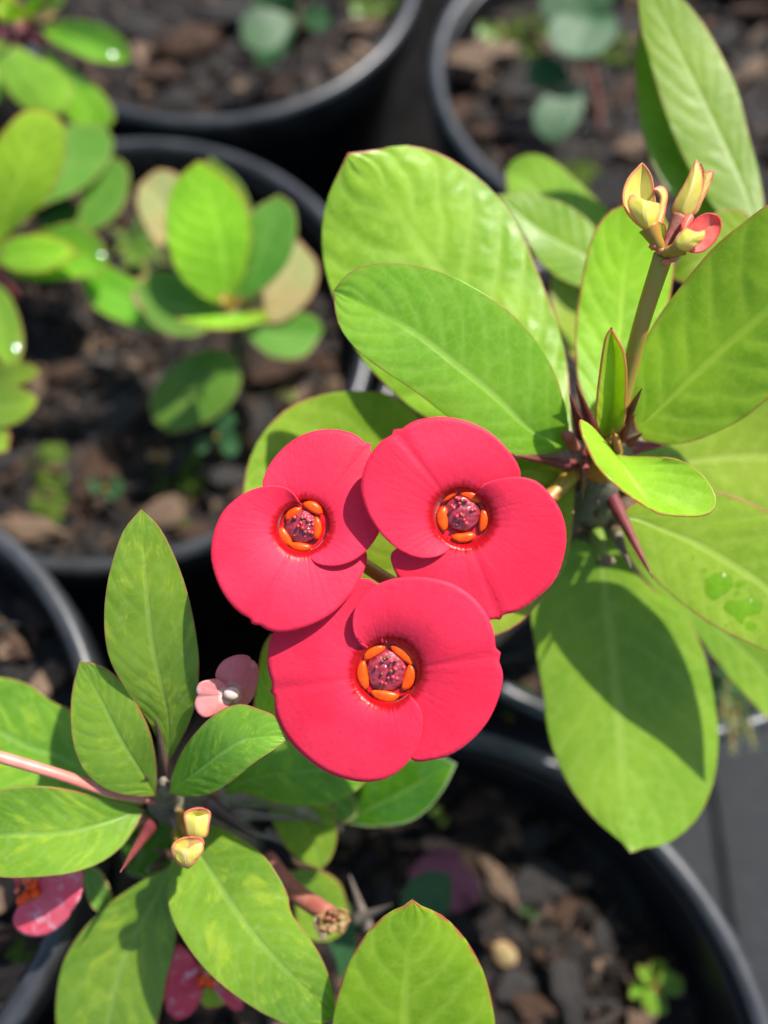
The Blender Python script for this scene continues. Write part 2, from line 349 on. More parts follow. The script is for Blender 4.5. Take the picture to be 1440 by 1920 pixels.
def soil(key, n, label):
    cx, cy, r, zr, ri = POTS[key]; R = ri(SOIL[key]) + .001
    rs = np.random.default_rng(sum(map(ord, key)))
    V = []; F = []; T = []
    nr, na = 34, 90
    for i in range(nr):
        rad = R * (i + .05) / (nr - 1 + .05)
        for j in range(na):
            a = 2 * math.pi * j / na; x, y = cx + rad * math.cos(a), cy + rad * math.sin(a)
            V.append((x, y, soilz(key, x, y))); T.append((.0055, .0045, .004, 1))
    F += gridfaces(nr, na, True)
    for k in range(n):
        rr = R * math.sqrt(rs.uniform(0, .96)); a = rs.uniform(0, 6.28); x, y = cx + rr * math.cos(a), cy + rr * math.sin(a)
        L = rs.choice([.0014, .0022, .0032, .0048, .0065], p=[.3, .3, .22, .12, .06])
        v, f = shard(rs, np.array([x, y, soilz(key, x, y) + L * .15]), L * rs.uniform(.8, 1.3), L * rs.uniform(.35, .7), L * rs.uniform(.12, .35), rotm(rs, .45))
        b = len(V); V += v.tolist(); F += [tuple(q + b for q in ff) for ff in f]
        t = TINTS[rs.choice(7, p=[.22, .22, .18, .14, .08, .10, .06])]; T += [(*t, 1)] * 8
    o = mesh('potting_soil', V, F, M_soil, smooth=False, fattr=T, loc=(cx, cy, SOIL[key]))
    tagit(o, label, 'soil', None, 'stuff'); return o
soil('L', 1500, 'dark bark-rich soil under the small round-leaved plant')
soil('T', 900, 'dark shaded soil in the nearly bare pot')
soil('TR', 1200, 'brown mossy soil around the teal-leaved seedling')
soil('M', 800, 'dark soil under the large-leaved red-flowering plant')
soil('B', 1500, 'dark bark-rich soil below the mottled leaves and red flowers')
soil('LL', 600, 'dark soil in the taller pot beside the mottled plant')
soil('FL', 300, 'dark soil under the shiny-leaved plant')

def ico(sub=2):
    b = bmesh.new(); bmesh.ops.create_icosphere(b, subdivisions=sub, radius=1); V = np.array([v.co[:] for v in b.verts]); F = [[v.index for v in f.verts] for f in b.faces]; b.free(); return V, F
IV, IF = ico(2); IV1, IF1 = ico(1)

# bark chips and pebbles lying on the soil
chip_bank = []
rs_c = np.random.default_rng(5)
for m, kind in ((M_chip, 'brown'), (M_chip2, 'grey'), (M_chip3, 'tan')):
    for q in range(3):
        n = 12; ang = np.linspace(0, 2 * math.pi, n, endpoint=False); rad = 1 + rs_c.uniform(-.38, .2, n)
        el = rs_c.uniform(.32, .7); top = np.stack([rad * np.cos(ang), el * rad * np.sin(ang), .22 + rs_c.uniform(-.08, .08, n)], 1); bot = top * [1, 1, 0] * .94; bot[:, 2] = -.14
        mdl = top * [.55, .55, 1]; mdl[:, 2] += .09
        V = np.vstack([bot, top, mdl]); F = gridfaces(3, n, True) + [list(range(2 * n, 3 * n)), list(range(n - 1, -1, -1))]
        me = bpy.data.meshes.new('bark_chip'); me.from_pydata(V.tolist(), [], F); me.update(); me.materials.append(m); chip_bank.append((me, kind))
def chip(key, x, y, size, kind, rz, tilt=.15):
    me = random.choice([m for m, k in chip_bank if k == kind])
    o = bpy.data.objects.new('bark_chip', me); COL.objects.link(o); z = soilz(key, x, y)
    o.location = (x, y, z + size * .16); o.scale = (size, size, size); o.rotation_euler = (random.gauss(0, tilt), random.gauss(0, tilt), rz)
    p = np.array([x, y]); mark = min(LANDMARK[key], key=lambda m: np.hypot(*(onz(m[0], m[1], SOIL[key])[:2] - p)))[2]
    big = 'large ' if size > .0092 else 'small ' if size < .0064 else ''
    tagit(o, f'{big}{kind} bark chip on the soil near {mark}', 'bark chip', f'bark chips near {mark}'); return o
LANDMARK = {'L': [(200, 915, 'the tiny blue-green seedling'), (100, 950, 'the strip of bright moss'), (335, 920, 'the round moss patch'), (405, 820, 'the seedling under the drooping round leaf'), (440, 690, 'the foot of the round-leaved stem'), (600, 680, 'the rim beside the round-leaved plant'), (90, 720, 'the pale side leaves of the shiny plant')],
            'T': [(550, 130, 'the sprout in the nearly bare pot'), (330, 190, 'the rim of the nearly bare pot'), (300, 60, 'the tip of the uppermost shiny leaf'), (680, 80, 'the far side of the bare-soil pot')],
            'TR': [(985, 75, 'the moss beside the teal seedling'), (1125, 250, 'the foot of the teal seedling'), (860, 200, 'the rim of the teal-seedling pot'), (1360, 90, 'the long upright leaf'), (980, 300, 'the pale lower leaf tip')],
            'M': [(955, 1320, 'the sprouts beside the lower red flower'), (1400, 1330, 'the feathery weed at the pot edge')],
            'B': [(935, 1650, 'the teal sprout in the ringed pot'), (830, 1640, 'the faded pink fallen petal'), (825, 1540, 'the yellow-green sprout'), (1230, 1850, 'the leafy rosette weed'), (945, 1790, 'the yellowish fallen bud'), (1080, 1680, 'the shaded ringed wall'), (680, 1620, 'the withered flower'), (1060, 1850, 'the middle of the ringed pot')],
            'LL': [(60, 1680, 'the pink kidney-shaped flower'), (20, 1200, 'the tall pot rim'), (60, 1830, 'the moss below the pink flower')]}
def chips_px(key, items):
    for (px, py, w, kind, deg) in items:
        q = onz(px, py, SOIL[key]); d = (q - C0) @ FW; chip(key, q[0], q[1], w * .5 * K * d, kind, math.radians(deg))
chips_px('B', [(935, 1652, 120, 'tan', -60), (1065, 1705, 95, 'brown', 30), (1055, 1850, 130, 'grey', 100), (1125, 1750, 80, 'grey', 60), (880, 1520, 110, 'brown', 20), (1000, 1660, 140, 'grey', 10), (985, 1880, 100, 'brown', -20), (1190, 1790, 70, 'brown', 40), (955, 1850, 90, 'grey', 20), (1200, 1900, 90, 'tan', 20), (700, 1600, 80, 'brown', 60), (650, 1560, 60, 'tan', 0), (1000, 1580, 90, 'grey', 45), (1080, 1650, 60, 'tan', -10), (720, 1680, 80, 'grey', 80), (880, 1880, 100, 'brown', -30), (1120, 1880, 70, 'grey', 0), (860, 1790, 70, 'brown', 70)])
chips_px('L', [(190, 900, 150, 'brown', 70), (310, 960, 110, 'tan', 20), (60, 1000, 150, 'tan', -10), (520, 710, 130, 'brown', 15), (250, 695, 50, 'tan', 0), (130, 700, 70, 'brown', 30), (70, 740, 60, 'tan', 60), (330, 880, 90, 'grey', 50), (430, 900, 110, 'grey', 10), (560, 750, 70, 'tan', 40), (220, 800, 120, 'grey', 60), (370, 1000, 90, 'brown', 0), (600, 680, 80, 'brown', -30), (480, 800, 80, 'grey', 70), (150, 960, 80, 'brown', 0), (20, 870, 110, 'grey', 20), (540, 640, 70, 'grey', 0), (280, 1010, 90, 'grey', 20)])
chips_px('TR', [(890, 140, 170, 'tan', 10), (860, 215, 90, 'brown', 70), (930, 250, 110, 'brown', 20), (1190, 285, 110, 'tan', -10), (1170, 180, 90, 'brown', 50), (1330, 100, 120, 'grey', 30), (1260, 60, 100, 'brown', 0), (960, 190, 90, 'grey', 0), (1400, 150, 100, 'tan', 40), (980, 300, 90, 'brown', 10), (1090, 30, 90, 'grey', 10), (1410, 40, 120, 'brown', 10)])
chips_px('T', [(360, 100, 140, 'brown', 20), (450, 180, 90, 'tan', 75), (300, 150, 110, 'brown', -20), (650, 140, 80, 'tan', 20), (520, 170, 80, 'brown', 60), (260, 60, 100, 'grey', 0), (680, 60, 90, 'tan', 10), (330, 190, 80, 'grey', 0), (560, 60, 110, 'brown', 30), (420, 40, 120, 'grey', 0)])
chips_px('M', [(985, 1290, 80, 'brown', 30), (950, 1240, 70, 'grey', 10), (1395, 1330, 70, 'grey', 0)])
chips_px('LL', [(20, 1650, 150, 'tan', 80), (40, 1840, 160, 'tan', 10), (100, 1700, 90, 'grey', 0), (20, 1760, 90, 'brown', 30), (90, 1780, 90, 'grey', 60), (180, 1760, 90, 'brown', 60), (10, 1180, 70, 'grey', 0), (30, 1230, 70, 'brown', 0)])

# ------------------------------------------------------------------ plant builders
AC = np.array([-1, -.985, -.95, -.88, -.75, -.58, -.4, -.22, -.09, 0, .09, .22, .4, .58, .75, .88, .95, .985, 1])
GRID = {}
def leaf(parent, base, tip, A, B, d, mat, fold=1.5, curl=0., tilt=0., mid=None, th=.00045, name='leaf', wave=.25, n=30, key=None):
    """outline traced in the picture, unprojected at the depths d=(base, middle, tip); fold/curl/tilt in mm give the blade its own relief"""
    a = spline([base, *A, tip], n); b = spline([base, *B, tip], n)
    if mid is None:
        m0 = (a + b) / 2; t = np.linspace(0, 1, n)[:, None]; st = np.array(base) * (1 - t) + np.array(tip) * t; m = .8 * m0 + .2 * st
    else: m = spline([base, *mid, tip], n)
    hw = np.maximum(np.linalg.norm(a - m, axis=1), np.linalg.norm(b - m, axis=1)); wt = (hw / hw.max())
    t = np.linspace(0, 1, n); dm = d[0] * (1 - t) * (1 - 2 * t) + 4 * d[1] * t * (1 - t) + d[2] * t * (2 * t - 1)
    ph = random.uniform(0, 6.28); V = []; UV = []; PX = []
    for i in range(n):
        for u in AC:
            s = a[i] if u < 0 else b[i]; k = abs(u); p = m[i] * (1 - k) + s * k
            z = dm[i] - (fold * (k ** 1.15) * wt[i] + curl * k * k * wt[i] - tilt * u * wt[i]
                         + wave * k ** 2 * wt[i] * math.sin(ph + 11 * t[i] + (1.9 if u > 0 else 0))) * .001
            V.append(P(p[0], p[1], z)); UV.append(((u + 1) / 2, t[i])); PX.append((p[0], p[1], z))
    V = np.array(V); m_ = len(AC); g = V.reshape(n, m_, 3)
    bd = np.vstack([spline(g[:, 0], 120), spline(g[:, -1], 120)])
    ed = np.array([np.sqrt(((bd - v) ** 2).sum(1).min()) for v in V]) * 1000
    o = mesh(name, V, gridfaces(n, m_), mat, parent, attrs={'edge': ed}, uv=UV)
    if key: GRID[key] = np.array(PX)
    return solid(o, th)

def bract(parent, c, ri, outline, d0, gx, gy, o0, o1, tipi, mat, cup=3.4, droop=1.0, n=110, m=16, name='bract', th=.0004):
    """petal-like bract: fan between the throat circle and its traced outline; o0/o1 (mm) lift its two ends over or under its partner"""
    c = np.array(c, float); out = spline(outline, n)
    ang = np.unwrap(np.arctan2(out[:, 1] - c[1], out[:, 0] - c[0])); inn = c + ri * np.stack([np.cos(ang), np.sin(ang)], 1)
    L = np.r_[0, np.cumsum(np.linalg.norm(np.diff(np.array(outline, float), axis=0), axis=1))]; sm = L[tipi] / L[-1]
    ss = np.linspace(0, 1, n); dv = out - c; dv /= np.linalg.norm(dv, axis=1)[:, None]
    out = out + dv * (9 * np.exp(-((ss - sm) / .009) ** 2) - 7 * np.exp(-((ss - sm) / .03) ** 2))[:, None]
    V = []; UV = []
    ph = random.uniform(0, 6)
    for i in range(n):
        s = i / (n - 1); off = o0 * (1 - s) ** 1.4 + o1 * s ** 1.4
        for j in range(m):
            t = (j / (m - 1)) ** .9; p = inn[i] * (1 - t) + out[i] * t
            r = np.linalg.norm(p - c) * K * d0 * 1000
            rr = np.clip((r - ri * K * d0 * 1000) / 14.0, 0, 1.6)
            z = d0 + gx * (p[0] - c[0]) * K * d0 + gy * (p[1] - c[1]) * K * d0
            z += .001 * (cup * math.exp(-rr * 3.6) + droop * rr ** 2 - off * (1 - math.exp(-rr * 5)) + .38 * math.exp(-((s - sm) / .013) ** 2) * t ** .7 + .22 * math.tanh((s - sm) / .03) * t
                         + .22 * t * t * math.sin(ph + s * 17) )
            V.append(P(p[0], p[1], z)); UV.append((s, t * rr / 1.2 if rr < 1.2 else t))
    V = np.array(V); g = V.reshape(n, m, 3)
    o = mesh(name, V, gridfaces(n, m), mat, parent, uv=UV)
    return solid(o, th)

def ellip(name, c, ax, mat, parent, bank=(IV, IF), bend=0.):
    A = np.array(ax); v = bank[0].copy()
    if bend: v *= (1 + .16 * np.array([mnoise.noise(Vector(q * 1.7) + Vector(c) * 900) for q in v]))[:, None]; v[:, 1] += bend * v[:, 0] ** 2
    return mesh(name, v @ A + c, bank[1], mat, parent)
def thorn(parent, tip, base, r, mat, bow=.0):
    """tip/base = (px, py, depth)"""
    a = P(*base); b = P(*tip); m = (a + b) / 2 + np.array([0, 0, bow]); e = (b - a) / np.linalg.norm(b - a)
    return tube('thorn', [a, a * .65 + m * .35 , m, b], [r * 1.25, r * .85, r * .5, r * .05], mat, parent, n=8, steps=14)

def flower_centre(fl, c, d0, gx, gy, glands, ri, rs, tiltn=0):
    nrm = -FW; cc = P(c[0], c[1], d0 + .0026); px = K * d0
    # cup below the glands, with a dark wet rim
    V = []; prof = [(.0006, .0030), (.0030, .0034), (ri * px * .74, .0034), (ri * px * 1.0, .0030), (ri * px * 1.14, .0033), (ri * px * 1.10, .0048), (ri * px * .5, .0075), (.0014, .0100)]
    for r, z in prof:
        for j in range(32):
            a = 2 * math.pi * j / 32; rr = r * (1 + .05 * math.sin(5 * a + c[0]) + .03 * rs.uniform(-1, 1) * (r > .003)); V.append(P(c[0], c[1], d0) + rr * (math.cos(a) * RT + math.sin(a) * UP) + FW * z)
    mesh('involucre', V, gridfaces(len(prof), 32, True), M_cup, fl)
    for gpx, gpy in glands:
        dirv = np.array([gpx - c[0], -(gpy - c[1])], float); dirv /= np.linalg.norm(dirv); rad = dirv[0] * RT + dirv[1] * UP; tan = -dirv[1] * RT + dirv[0] * UP
        L = rs.uniform(22, 27) * px * ri / 52; W = rs.uniform(9.5, 12) * px * ri / 52
        ellip('gland', P(gpx + rs.uniform(-1.5, 1.5), gpy + rs.uniform(-1.5, 1.5), d0 + .0026), [tan * L, rad * W, nrm * .0005], M_gland, fl, bend=-.4)
    # domed disc and the wet stamens crowded on it
    cx = np.mean([g[0] for g in glands]); cy = np.mean([g[1] for g in glands]); cc = P(cx, cy, d0 + .0030)
    v = IV.copy(); v = v * (1 + .10 * np.array([mnoise.noise(Vector(q * 3.1 + c[0])) for q in v])[:, None])
    mesh('disc', v @ np.array([RT * ri * px * .74, UP * ri * px * .74, nrm * .0010]) + cc, IF, M_disc, fl)
    for k in range(16):
        a = rs.uniform(0, 6.28); r = ri * px * .55 * math.sqrt(rs.uniform(0, 1)); h = .0012 * (1 - (r / (ri * px * .66)) ** 2)
        b = cc + r * (math.cos(a) * RT + math.sin(a) * UP) + nrm * (h * .8); tpt = b + nrm * rs.uniform(.0002, .0009) + rs.normal(0, .00025, 3)
        mt = M_sta if rs.uniform() < .72 else M_stamd; q = rs.uniform(.00026, .00048)
        o = mesh('stamen', np.vstack([IV1 * q + tpt, IV1 * [q * .6, q * .6, q * .6] + (b + tpt) / 2]), IF1 + [[i + len(IV1) for i in f] for f in IF1], mt, fl)

def cropxy(pts, ox, oy, sc): return [(ox + x * sc, oy + y * sc) for x, y in pts]
F1 = lambda pts: cropxy(pts, 360, 760, 740 / 1440)
B3 = lambda pts: cropxy(pts, 1130, 270, .1875)
def p1(p): return F1([p])[0]
def b3(p): return B3([p])[0]

# ------------------------------------------------------------------ the large-leaved red-flowering plant
root = onz(1075, 1130, .147)
MP = thing('crown_of_thorns_plant', root, 'large light green crown-of-thorns plant carrying three big red flowers', 'plant')
top = P(1130, 862, .181)
tube('stem', [root - [0, 0, .006], root * .6 + top * .4 + [.004, 0, .0], P(1108, 960, .198), top], [.0085, .0075, .0065, .0045], M_stem, MP, n=16, rough=.05)
tube('shoot_tip', [P(1125, 875, .181), P(1135, 850, .176), P(1152, 822, .170)], [.0042, .0036, .0012], M_stalk, MP, n=12)
LP = lambda *a, **k: leaf(MP, *a, **k)
LP((1074, 842), (652, 287), [(1000, 842), (900, 826), (840, 806), (780, 772), (690, 688), (650, 625), (625, 560), (608, 500), (603, 440), (613, 375)], [(1070, 790), (1067, 735), (1064, 690), (1050, 630), (1034, 580), (1010, 515), (980, 445), (935, 372), (880, 322), (820, 287), (760, 273), (695, 283)], (.181, .189, .181), M_quilt, fold=1.2, curl=-1.8, tilt=.8, mid=[(1000, 740), (905, 610), (810, 490), (750, 400), (690, 320)], wave=.5)
LP((1068, 842), (626, 546), [(1040, 849), (1000, 853), (950, 850), (890, 820), (834, 777), (777, 733), (733, 704), (673, 660), (641, 620), (630, 590)], [(1066, 800), (1056, 750), (1036, 692), (1000, 632), (950, 580), (890, 540), (830, 511), (760, 495), (690, 497), (650, 516)], (.179, .167, .170), M_blue, fold=1.6, curl=-1.2, tilt=-1.0, mid=[(1000, 812), (930, 745), (850, 680), (780, 625), (690, 575)], wave=.35)
LP((1118, 955), (1182, 1599), [(1060, 1035), (1015, 1090), (995, 1140), (997, 1175), (1008, 1240), (1018, 1300), (1028, 1375), (1050, 1440), (1085, 1500), (1130, 1550), (1165, 1577)], [(1155, 1030), (1190, 1072), (1228, 1108), (1273, 1148), (1303, 1186), (1322, 1235), (1338, 1310), (1346, 1390), (1336, 1470), (1310, 1530), (1270, 1570), (1235, 1586), (1195, 1592)], (.196, .202, .197), M_blue, fold=-.6, curl=-1.2, tilt=.6, mid=[(1130, 1060), (1145, 1200), (1158, 1330), (1165, 1450), (1174, 1540)])
LP((1080, 905), (600, 1070), [(1020, 880), (940, 890), (840, 930), (720, 980), (650, 1020)], [(1060, 1060), (1012, 1126), (985, 1160), (935, 1190), (840, 1200), (740, 1160), (660, 1110)], (.184, .178, .182), M_main, fold=1, mid=[(960, 1010), (840, 1050), (720, 1070)])
LP((1075, 880), (455, 935), [(900, 840), (800, 795), (760, 758), (725, 738), (680, 733), (600, 741), (535, 768), (485, 825), (462, 880)], [(900, 960), (750, 980), (600, 975), (500, 960)], (.186, .196, .192), M_main, fold=1.4, curl=1.0, mid=[(900, 900), (750, 890), (600, 895)])
LP((1160, 968), (1560, 1285), [(1172, 1000), (1186, 1032), (1230, 1088), (1290, 1140), (1350, 1180), (1440, 1222), (1510, 1258)], [(1185, 945), (1230, 930), (1290, 922), (1340, 920), (1390, 936), (1440, 960), (1510, 1040), (1556, 1160)], (.183, .181, .178), M_main, fold=1.3, curl=-.8, tilt=-1., mid=[(1200, 975), (1242, 992), (1305, 1018), (1391, 1069), (1440, 1103), (1510, 1190)], key='M6')
LP((1150, 985), (1500, 1395), [(1190, 1060), (1240, 1120), (1290, 1170), (1340, 1235), (1385, 1290), (1440, 1348), (1475, 1380)], [(1230, 1020), (1330, 1070), (1440, 1180), (1495, 1300)], (.19, .212, .215), M_blue, fold=1, mid=[(1250, 1080), (1340, 1170), (1440, 1270)])
LP((1165, 885), (1590, 890), [(1220, 905), (1290, 935), (1380, 975), (1480, 990), (1560, 945)], [(1200, 840), (1290, 770), (1400, 730), (1480, 750), (1560, 810)], (.184, .196, .195), M_main, fold=1.5, tilt=-1.0, mid=[(1260, 870), (1400, 855), (1520, 860)])
LP((1192, 806), (1640, 330), [(1184, 770), (1182, 720), (1196, 668), (1232, 598), (1290, 520), (1340, 462), (1390, 420), (1440, 383), (1530, 335)], [(1204, 824), (1240, 833), (1290, 829), (1340, 811), (1390, 786), (1440, 746), (1540, 650), (1610, 500)], (.178, .165, .150), M_fresh, fold=-.6, curl=-1.0, tilt=3.2, mid=[(1240, 762), (1300, 705), (1370, 640), (1440, 580), (1540, 480)])
LP((1140, 835), (1197, 376), [(1110, 795), (1086, 725), (1079, 660), (1080, 600), (1089, 540), (1100, 480), (1118, 428), (1145, 395)], [(1175, 790), (1215, 690), (1250, 590), (1263, 500), (1262, 450), (1240, 400)], (.182, .188, .183), M_fresh, fold=1.2, curl=-.5, tilt=1.2, mid=[(1150, 740), (1162, 620), (1172, 500)])
# young folded leaf and the twisted small leaf in front of the shoot tip
LP((1130, 822), (1146, 615), [(1118, 795), (1120, 740), (1126, 690), (1131, 655), (1137, 630)], [(1166, 800), (1174, 745), (1174, 690), (1168, 655), (1155, 632)], (.172, .166, .158), M_young, fold=3.0, curl=0, mid=[(1148, 780), (1152, 720), (1153, 670), (1149, 635)], wave=0)
LP((1152, 852), (1236, 963), [(1128, 822), (1104, 796), (1087, 787), (1089, 806), (1100, 836), (1122, 876), (1160, 914), (1200, 943)], [(1180, 855), (1225, 856), (1272, 862), (1308, 882), (1333, 912), (1343, 938), (1337, 958), (1314, 967), (1270, 967)], (.172, .165, .158), M_young, fold=3.6, curl=2.0, tilt=2.2, mid=[(1165, 872), (1186, 905), (1212, 940)], wave=.1)
# leaves of the side branch behind
top2 = P(1425, 470, .205)
tube('branch', [P(1150, 900, .19), P(1290, 760, .205), P(1390, 560, .208), top2], [.005, .0045, .004, .003], M_stem, MP, n=10)
LP((1425, 440), (1192, -60), [(1375, 425), (1325, 372), (1280, 292), (1245, 205), (1216, 105), (1201, 50), (1197, 0)], [(1432, 395), (1425, 340), (1405, 260), (1381, 168), (1350, 100), (1316, 42), (1270, -10), (1230, -45)], (.205, .208, .205), M_blue, fold=.6, curl=-.6, mid=[(1390, 340), (1330, 210), (1270, 90)])
LP((1410, 455), (1203, 40), [(1330, 425), (1258, 362), (1226, 312), (1207, 260), (1195, 200), (1191, 130), (1195, 75)], [(1380, 300), (1300, 150), (1240, 60)], (.208, .214, .212), M_blue, fold=.8, tilt=.5, mid=[(1330, 320), (1260, 200)])
LP((1420, 470), (1255, 520), [(1400, 402), (1375, 392), (1335, 402), (1290, 450)], [(1380, 520), (1310, 540)], (.2, .197, .2), M_main, fold=.8)
# leaves low behind the rosette
LP((1150, 560), (932, 366), [(1110, 548), (1085, 538), (1045, 520), (1010, 488), (980, 440), (955, 400)], [(1150, 500), (1140, 460), (1100, 412), (1060, 384), (1000, 365), (960, 363)], (.216, .220, .222), M_blue, fold=.8, curl=-.6, tilt=.6, mid=[(1100, 482), (1050, 455), (1000, 425)])
LP((1180, 520), (948, 320), [(1080, 490), (1000, 430), (955, 370)], [(1170, 430), (1130, 385), (1082, 340), (1042, 305), (1000, 289), (965, 299)], (.232, .238, .245), M_blue, fold=.8, tilt=.8)
LP((1110, 700), (1035, 500), [(1065, 660), (1040, 600), (1030, 540)], [(1110, 640), (1105, 580), (1075, 525)], (.215, .235, .24), M_main, fold=.8)
tube('branch', [P(1110, 900, .2), P(1140, 720, .215), P(1165, 540, .222)], [.004, .0035, .0025], M_stem, MP, n=10)
# thorns
for tip, base, r, m in [((1078, 714, .166), (1114, 812, .178), .0012, M_thorn), ((1067, 738, .170), (1092, 815, .180), .0013, M_thorn), ((1204, 727, .160), (1174, 785, .174), .0010, M_thorn), ((1191, 777, .164), (1165, 822, .174), .0009, M_thorn), ((1148, 803, .163), (1155, 846, .172), .0008, M_thorn),
                        ((962, 853, .172), (1075, 872, .182), .0013, M_thorn), ((1245, 836, .178), (1190, 838, .181), .0013, M_thorn), ((1092, 937, .166), (1099, 850, .178), .0010, M_thorn), ((1224, 1084, .172), (1138, 915, .188), .0015, M_thorn), ((1183, 1064, .180), (1150, 985, .196), .0013, M_thorng), ((1030, 915, .180), (1090, 895, .188), .0012, M_thorng), ((1205, 812, .170), (1180, 830, .177), .0008, M_thorn)]:
    thorn(MP, tip, base, r, m)
rst = np.random.default_rng(11)
for q in range(14):
    t = rst.uniform(0, 1); b_ = (1108 + rst.uniform(-16, 16), 900 + 110 * t, .188 + .011 * t); a = rst.uniform(0, 6.28)
    thorn(MP, (b_[0] + 30 * math.cos(a), b_[1] + 22 * math.sin(a) + 8, b_[2] - rst.uniform(.002, .008)), b_, rst.uniform(.0006, .0009), (M_thorn, M_thornd, M_thorng)[q % 3])
tube('stalk_stub', [P(1078, 840, .178), P(1062, 815, .1725)], [.0013, .0011], M_stalkr, MP)
tube('stalk_stub', [P(1118, 1000, .194), P(1132, 1052, .186)], [.0018, .0017], M_stalkg, MP)
ellip('scar', P(1138, 1052, .1855), [RT * .0022, UP * .0014, -FW * .0012], M_dry, MP, bank=(IV1, IF1))
# flower stalk and three red flowers
J = P(745, 1100, .163)
tube('flower_stalk', [P(1080, 880, .183), P(980, 985, .176), P(860, 1085, .169), J], [.0020, .0017, .0016, .0017], M_stalk, MP)
def red_flower(c, d0, gx, gy, ri, Aout, At, a0, a1, Bout, Bt, b0, b1, glands, seed, cup=2.1):
    fl = sub('flower', MP); rs = np.random.default_rng(seed)
    bract(fl, c, ri, F1(Aout), d0, gx, gy, a0, a1, At, M_red, cup=cup + .6)
    bract(fl, c, ri, F1(Bout), d0, gx, gy, b0, b1, Bt, M_red, cup=cup)
    flower_centre(fl, c, d0, gx, gy, glands, ri, rs)
    tube('pedicel', [P(c[0], c[1], d0 + .0095), P(c[0] * .5 + 372, c[1] * .5 + 548, d0 + .012), J], [.0015, .0013, .0014], M_stalk, fl)
red_flower((568, 989), .1525, .07, -.12, 46,
    [(345, 385), (300, 345), (258, 300), (275, 232), (320, 170), (380, 121), (440, 96), (510, 88), (570, 98), (620, 120), (650, 142), (672, 250), (690, 350), (690, 440), (668, 490), (620, 545), (560, 578), (500, 586), (450, 573), (428, 545), (436, 518)], 10, -1.0, 1.9,
    [(395, 365), (378, 332), (350, 306), (310, 293), (250, 298), (190, 322), (120, 380), (85, 450), (70, 540), (85, 620), (120, 695), (170, 755), (222, 797), (265, 819), (330, 828), (420, 805), (500, 765), (570, 700), (620, 620), (637, 540), (590, 500), (490, 500)], 12, 1.9, -1.0,
    [(549, 962), (588, 952), (597, 990), (563, 1027), (533, 1009)], 1)
red_flower((866, 971), .1500, .05, .08, 50,
    [(1062, 340), (1130, 300), (1196, 266), (1190, 220), (1150, 160), (1080, 95), (1000, 58), (910, 42), (820, 55), (740, 90), (680, 140), (640, 200), (618, 270), (620, 330), (650, 410), (700, 480), (760, 530), (830, 556), (890, 552), (930, 532), (948, 505), (930, 482)], 9, -1.0, 2.0,
    [(1035, 320), (1070, 287), (1130, 268), (1200, 262), (1260, 280), (1310, 330), (1350, 400), (1365, 480), (1350, 570), (1320, 640), (1260, 700), (1190, 750), (1122, 778), (1080, 792), (1000, 785), (900, 740), (800, 680), (742, 610), (727, 540), (800, 505), (925, 490)], 12, 1.5, -1.0,
    [(840, 927), (883, 930), (907, 976), (871, 1009), (829, 971)], 2)
red_flower((727, 1261), .1520, -.16, .02, 56,
    [(645, 885), (600, 850), (586, 790), (600, 730), (650, 670), (720, 636), (800, 625), (880, 631), (960, 656), (1030, 705), (1085, 780), (1113, 868), (1123, 905), (1135, 980), (1120, 1060), (1080, 1150), (1020, 1220), (950, 1270), (880, 1292), (805, 1293), (775, 1200), (785, 1075)], 12, 2.0, -.9,
    [(690, 865), (694, 760), (688, 665), (640, 632), (560, 650), (400, 760), (300, 825), (280, 880), (276, 960), (290, 1042), (300, 1110), (340, 1200), (400, 1270), (480, 1330), (560, 1362), (640, 1373), (720, 1355), (780, 1310), (825, 1240), (841, 1160), (832, 1105), (790, 1060)], 9, -1.0, 1.8,
    [(702, 1220), (756, 1226), (767, 1272), (720, 1305), (679, 1266)], 3)
# stalk with three opening buds
tube('flower_stalk', [P(1150, 830, .177), P(1178, 705, .170), P(1205, 600, .163), P(1244, 478, .1555)], [.0017, .0016, .0016, .0018], M_stalkt, MP, n=12)
for q in ((1226, 462), (1262, 485), (1240, 470), (1250, 492)):
    ellip('bract_scale', P(q[0], q[1], .154), [RT * .0010, UP * .0008, -FW * .0008], M_budy, MP, bank=(IV1, IF1))
bd = sub('flower_bud', MP); D = .1535
leaf(bd, b3((470, 890)), b3((396, 186)), B3([(330, 790), (226, 665), (198, 540), (214, 430), (262, 325), (335, 245)]), B3([(535, 740), (530, 580), (512, 430), (492, 325), (445, 240)]), (D, D + .0022, D + .001), M_budy, fold=1.6, name='petal', wave=0, n=18, th=.0003)
leaf(bd, b3((455, 890)), b3((425, 582)), B3([(350, 790), (272, 680), (248, 580), (286, 505), (350, 556)]), B3([(530, 800), (562, 690), (572, 606), (490, 590)]), (D, D - .0022, D - .0012), M_budy, fold=-1.4, name='petal', wave=0, n=18, th=.0003)
leaf(bd, b3((545, 920)), b3((508, 455)), B3([(515, 780), (545, 660), (578, 560), (550, 490)]), B3([(610, 740), (632, 610), (648, 515), (620, 442), (568, 420)]), (D, D + .0002, D), M_budy, fold=-.9, name='petal', wave=0, n=18, th=.0003)
tube('pedicel', [P(1240, 468, .1545), P(1228, 448, .1538), P(1216, 425, .1535)], [.0010, .0013, .0019], M_stalk, bd)
leaf(bd, b3((600, 1040)), b3((560, 780)), B3([(560, 960), (540, 860)]), B3([(640, 900), (620, 800)]), (D + .001, D, D), M_main, fold=.4, name='sepal', wave=0, n=12, th=.0003)
bd = sub('flower_bud', MP)
leaf(bd, b3((800, 735)), b3((935, 162)), B3([(700, 690), (705, 620), (750, 520), (810, 420), (862, 315), (900, 225)]), B3([(900, 700), (955, 590), (992, 450), (990, 310), (968, 225)]), (D, D - .0014, D), M_budy, fold=-1.6, name='petal', wave=0, n=18, th=.0003)
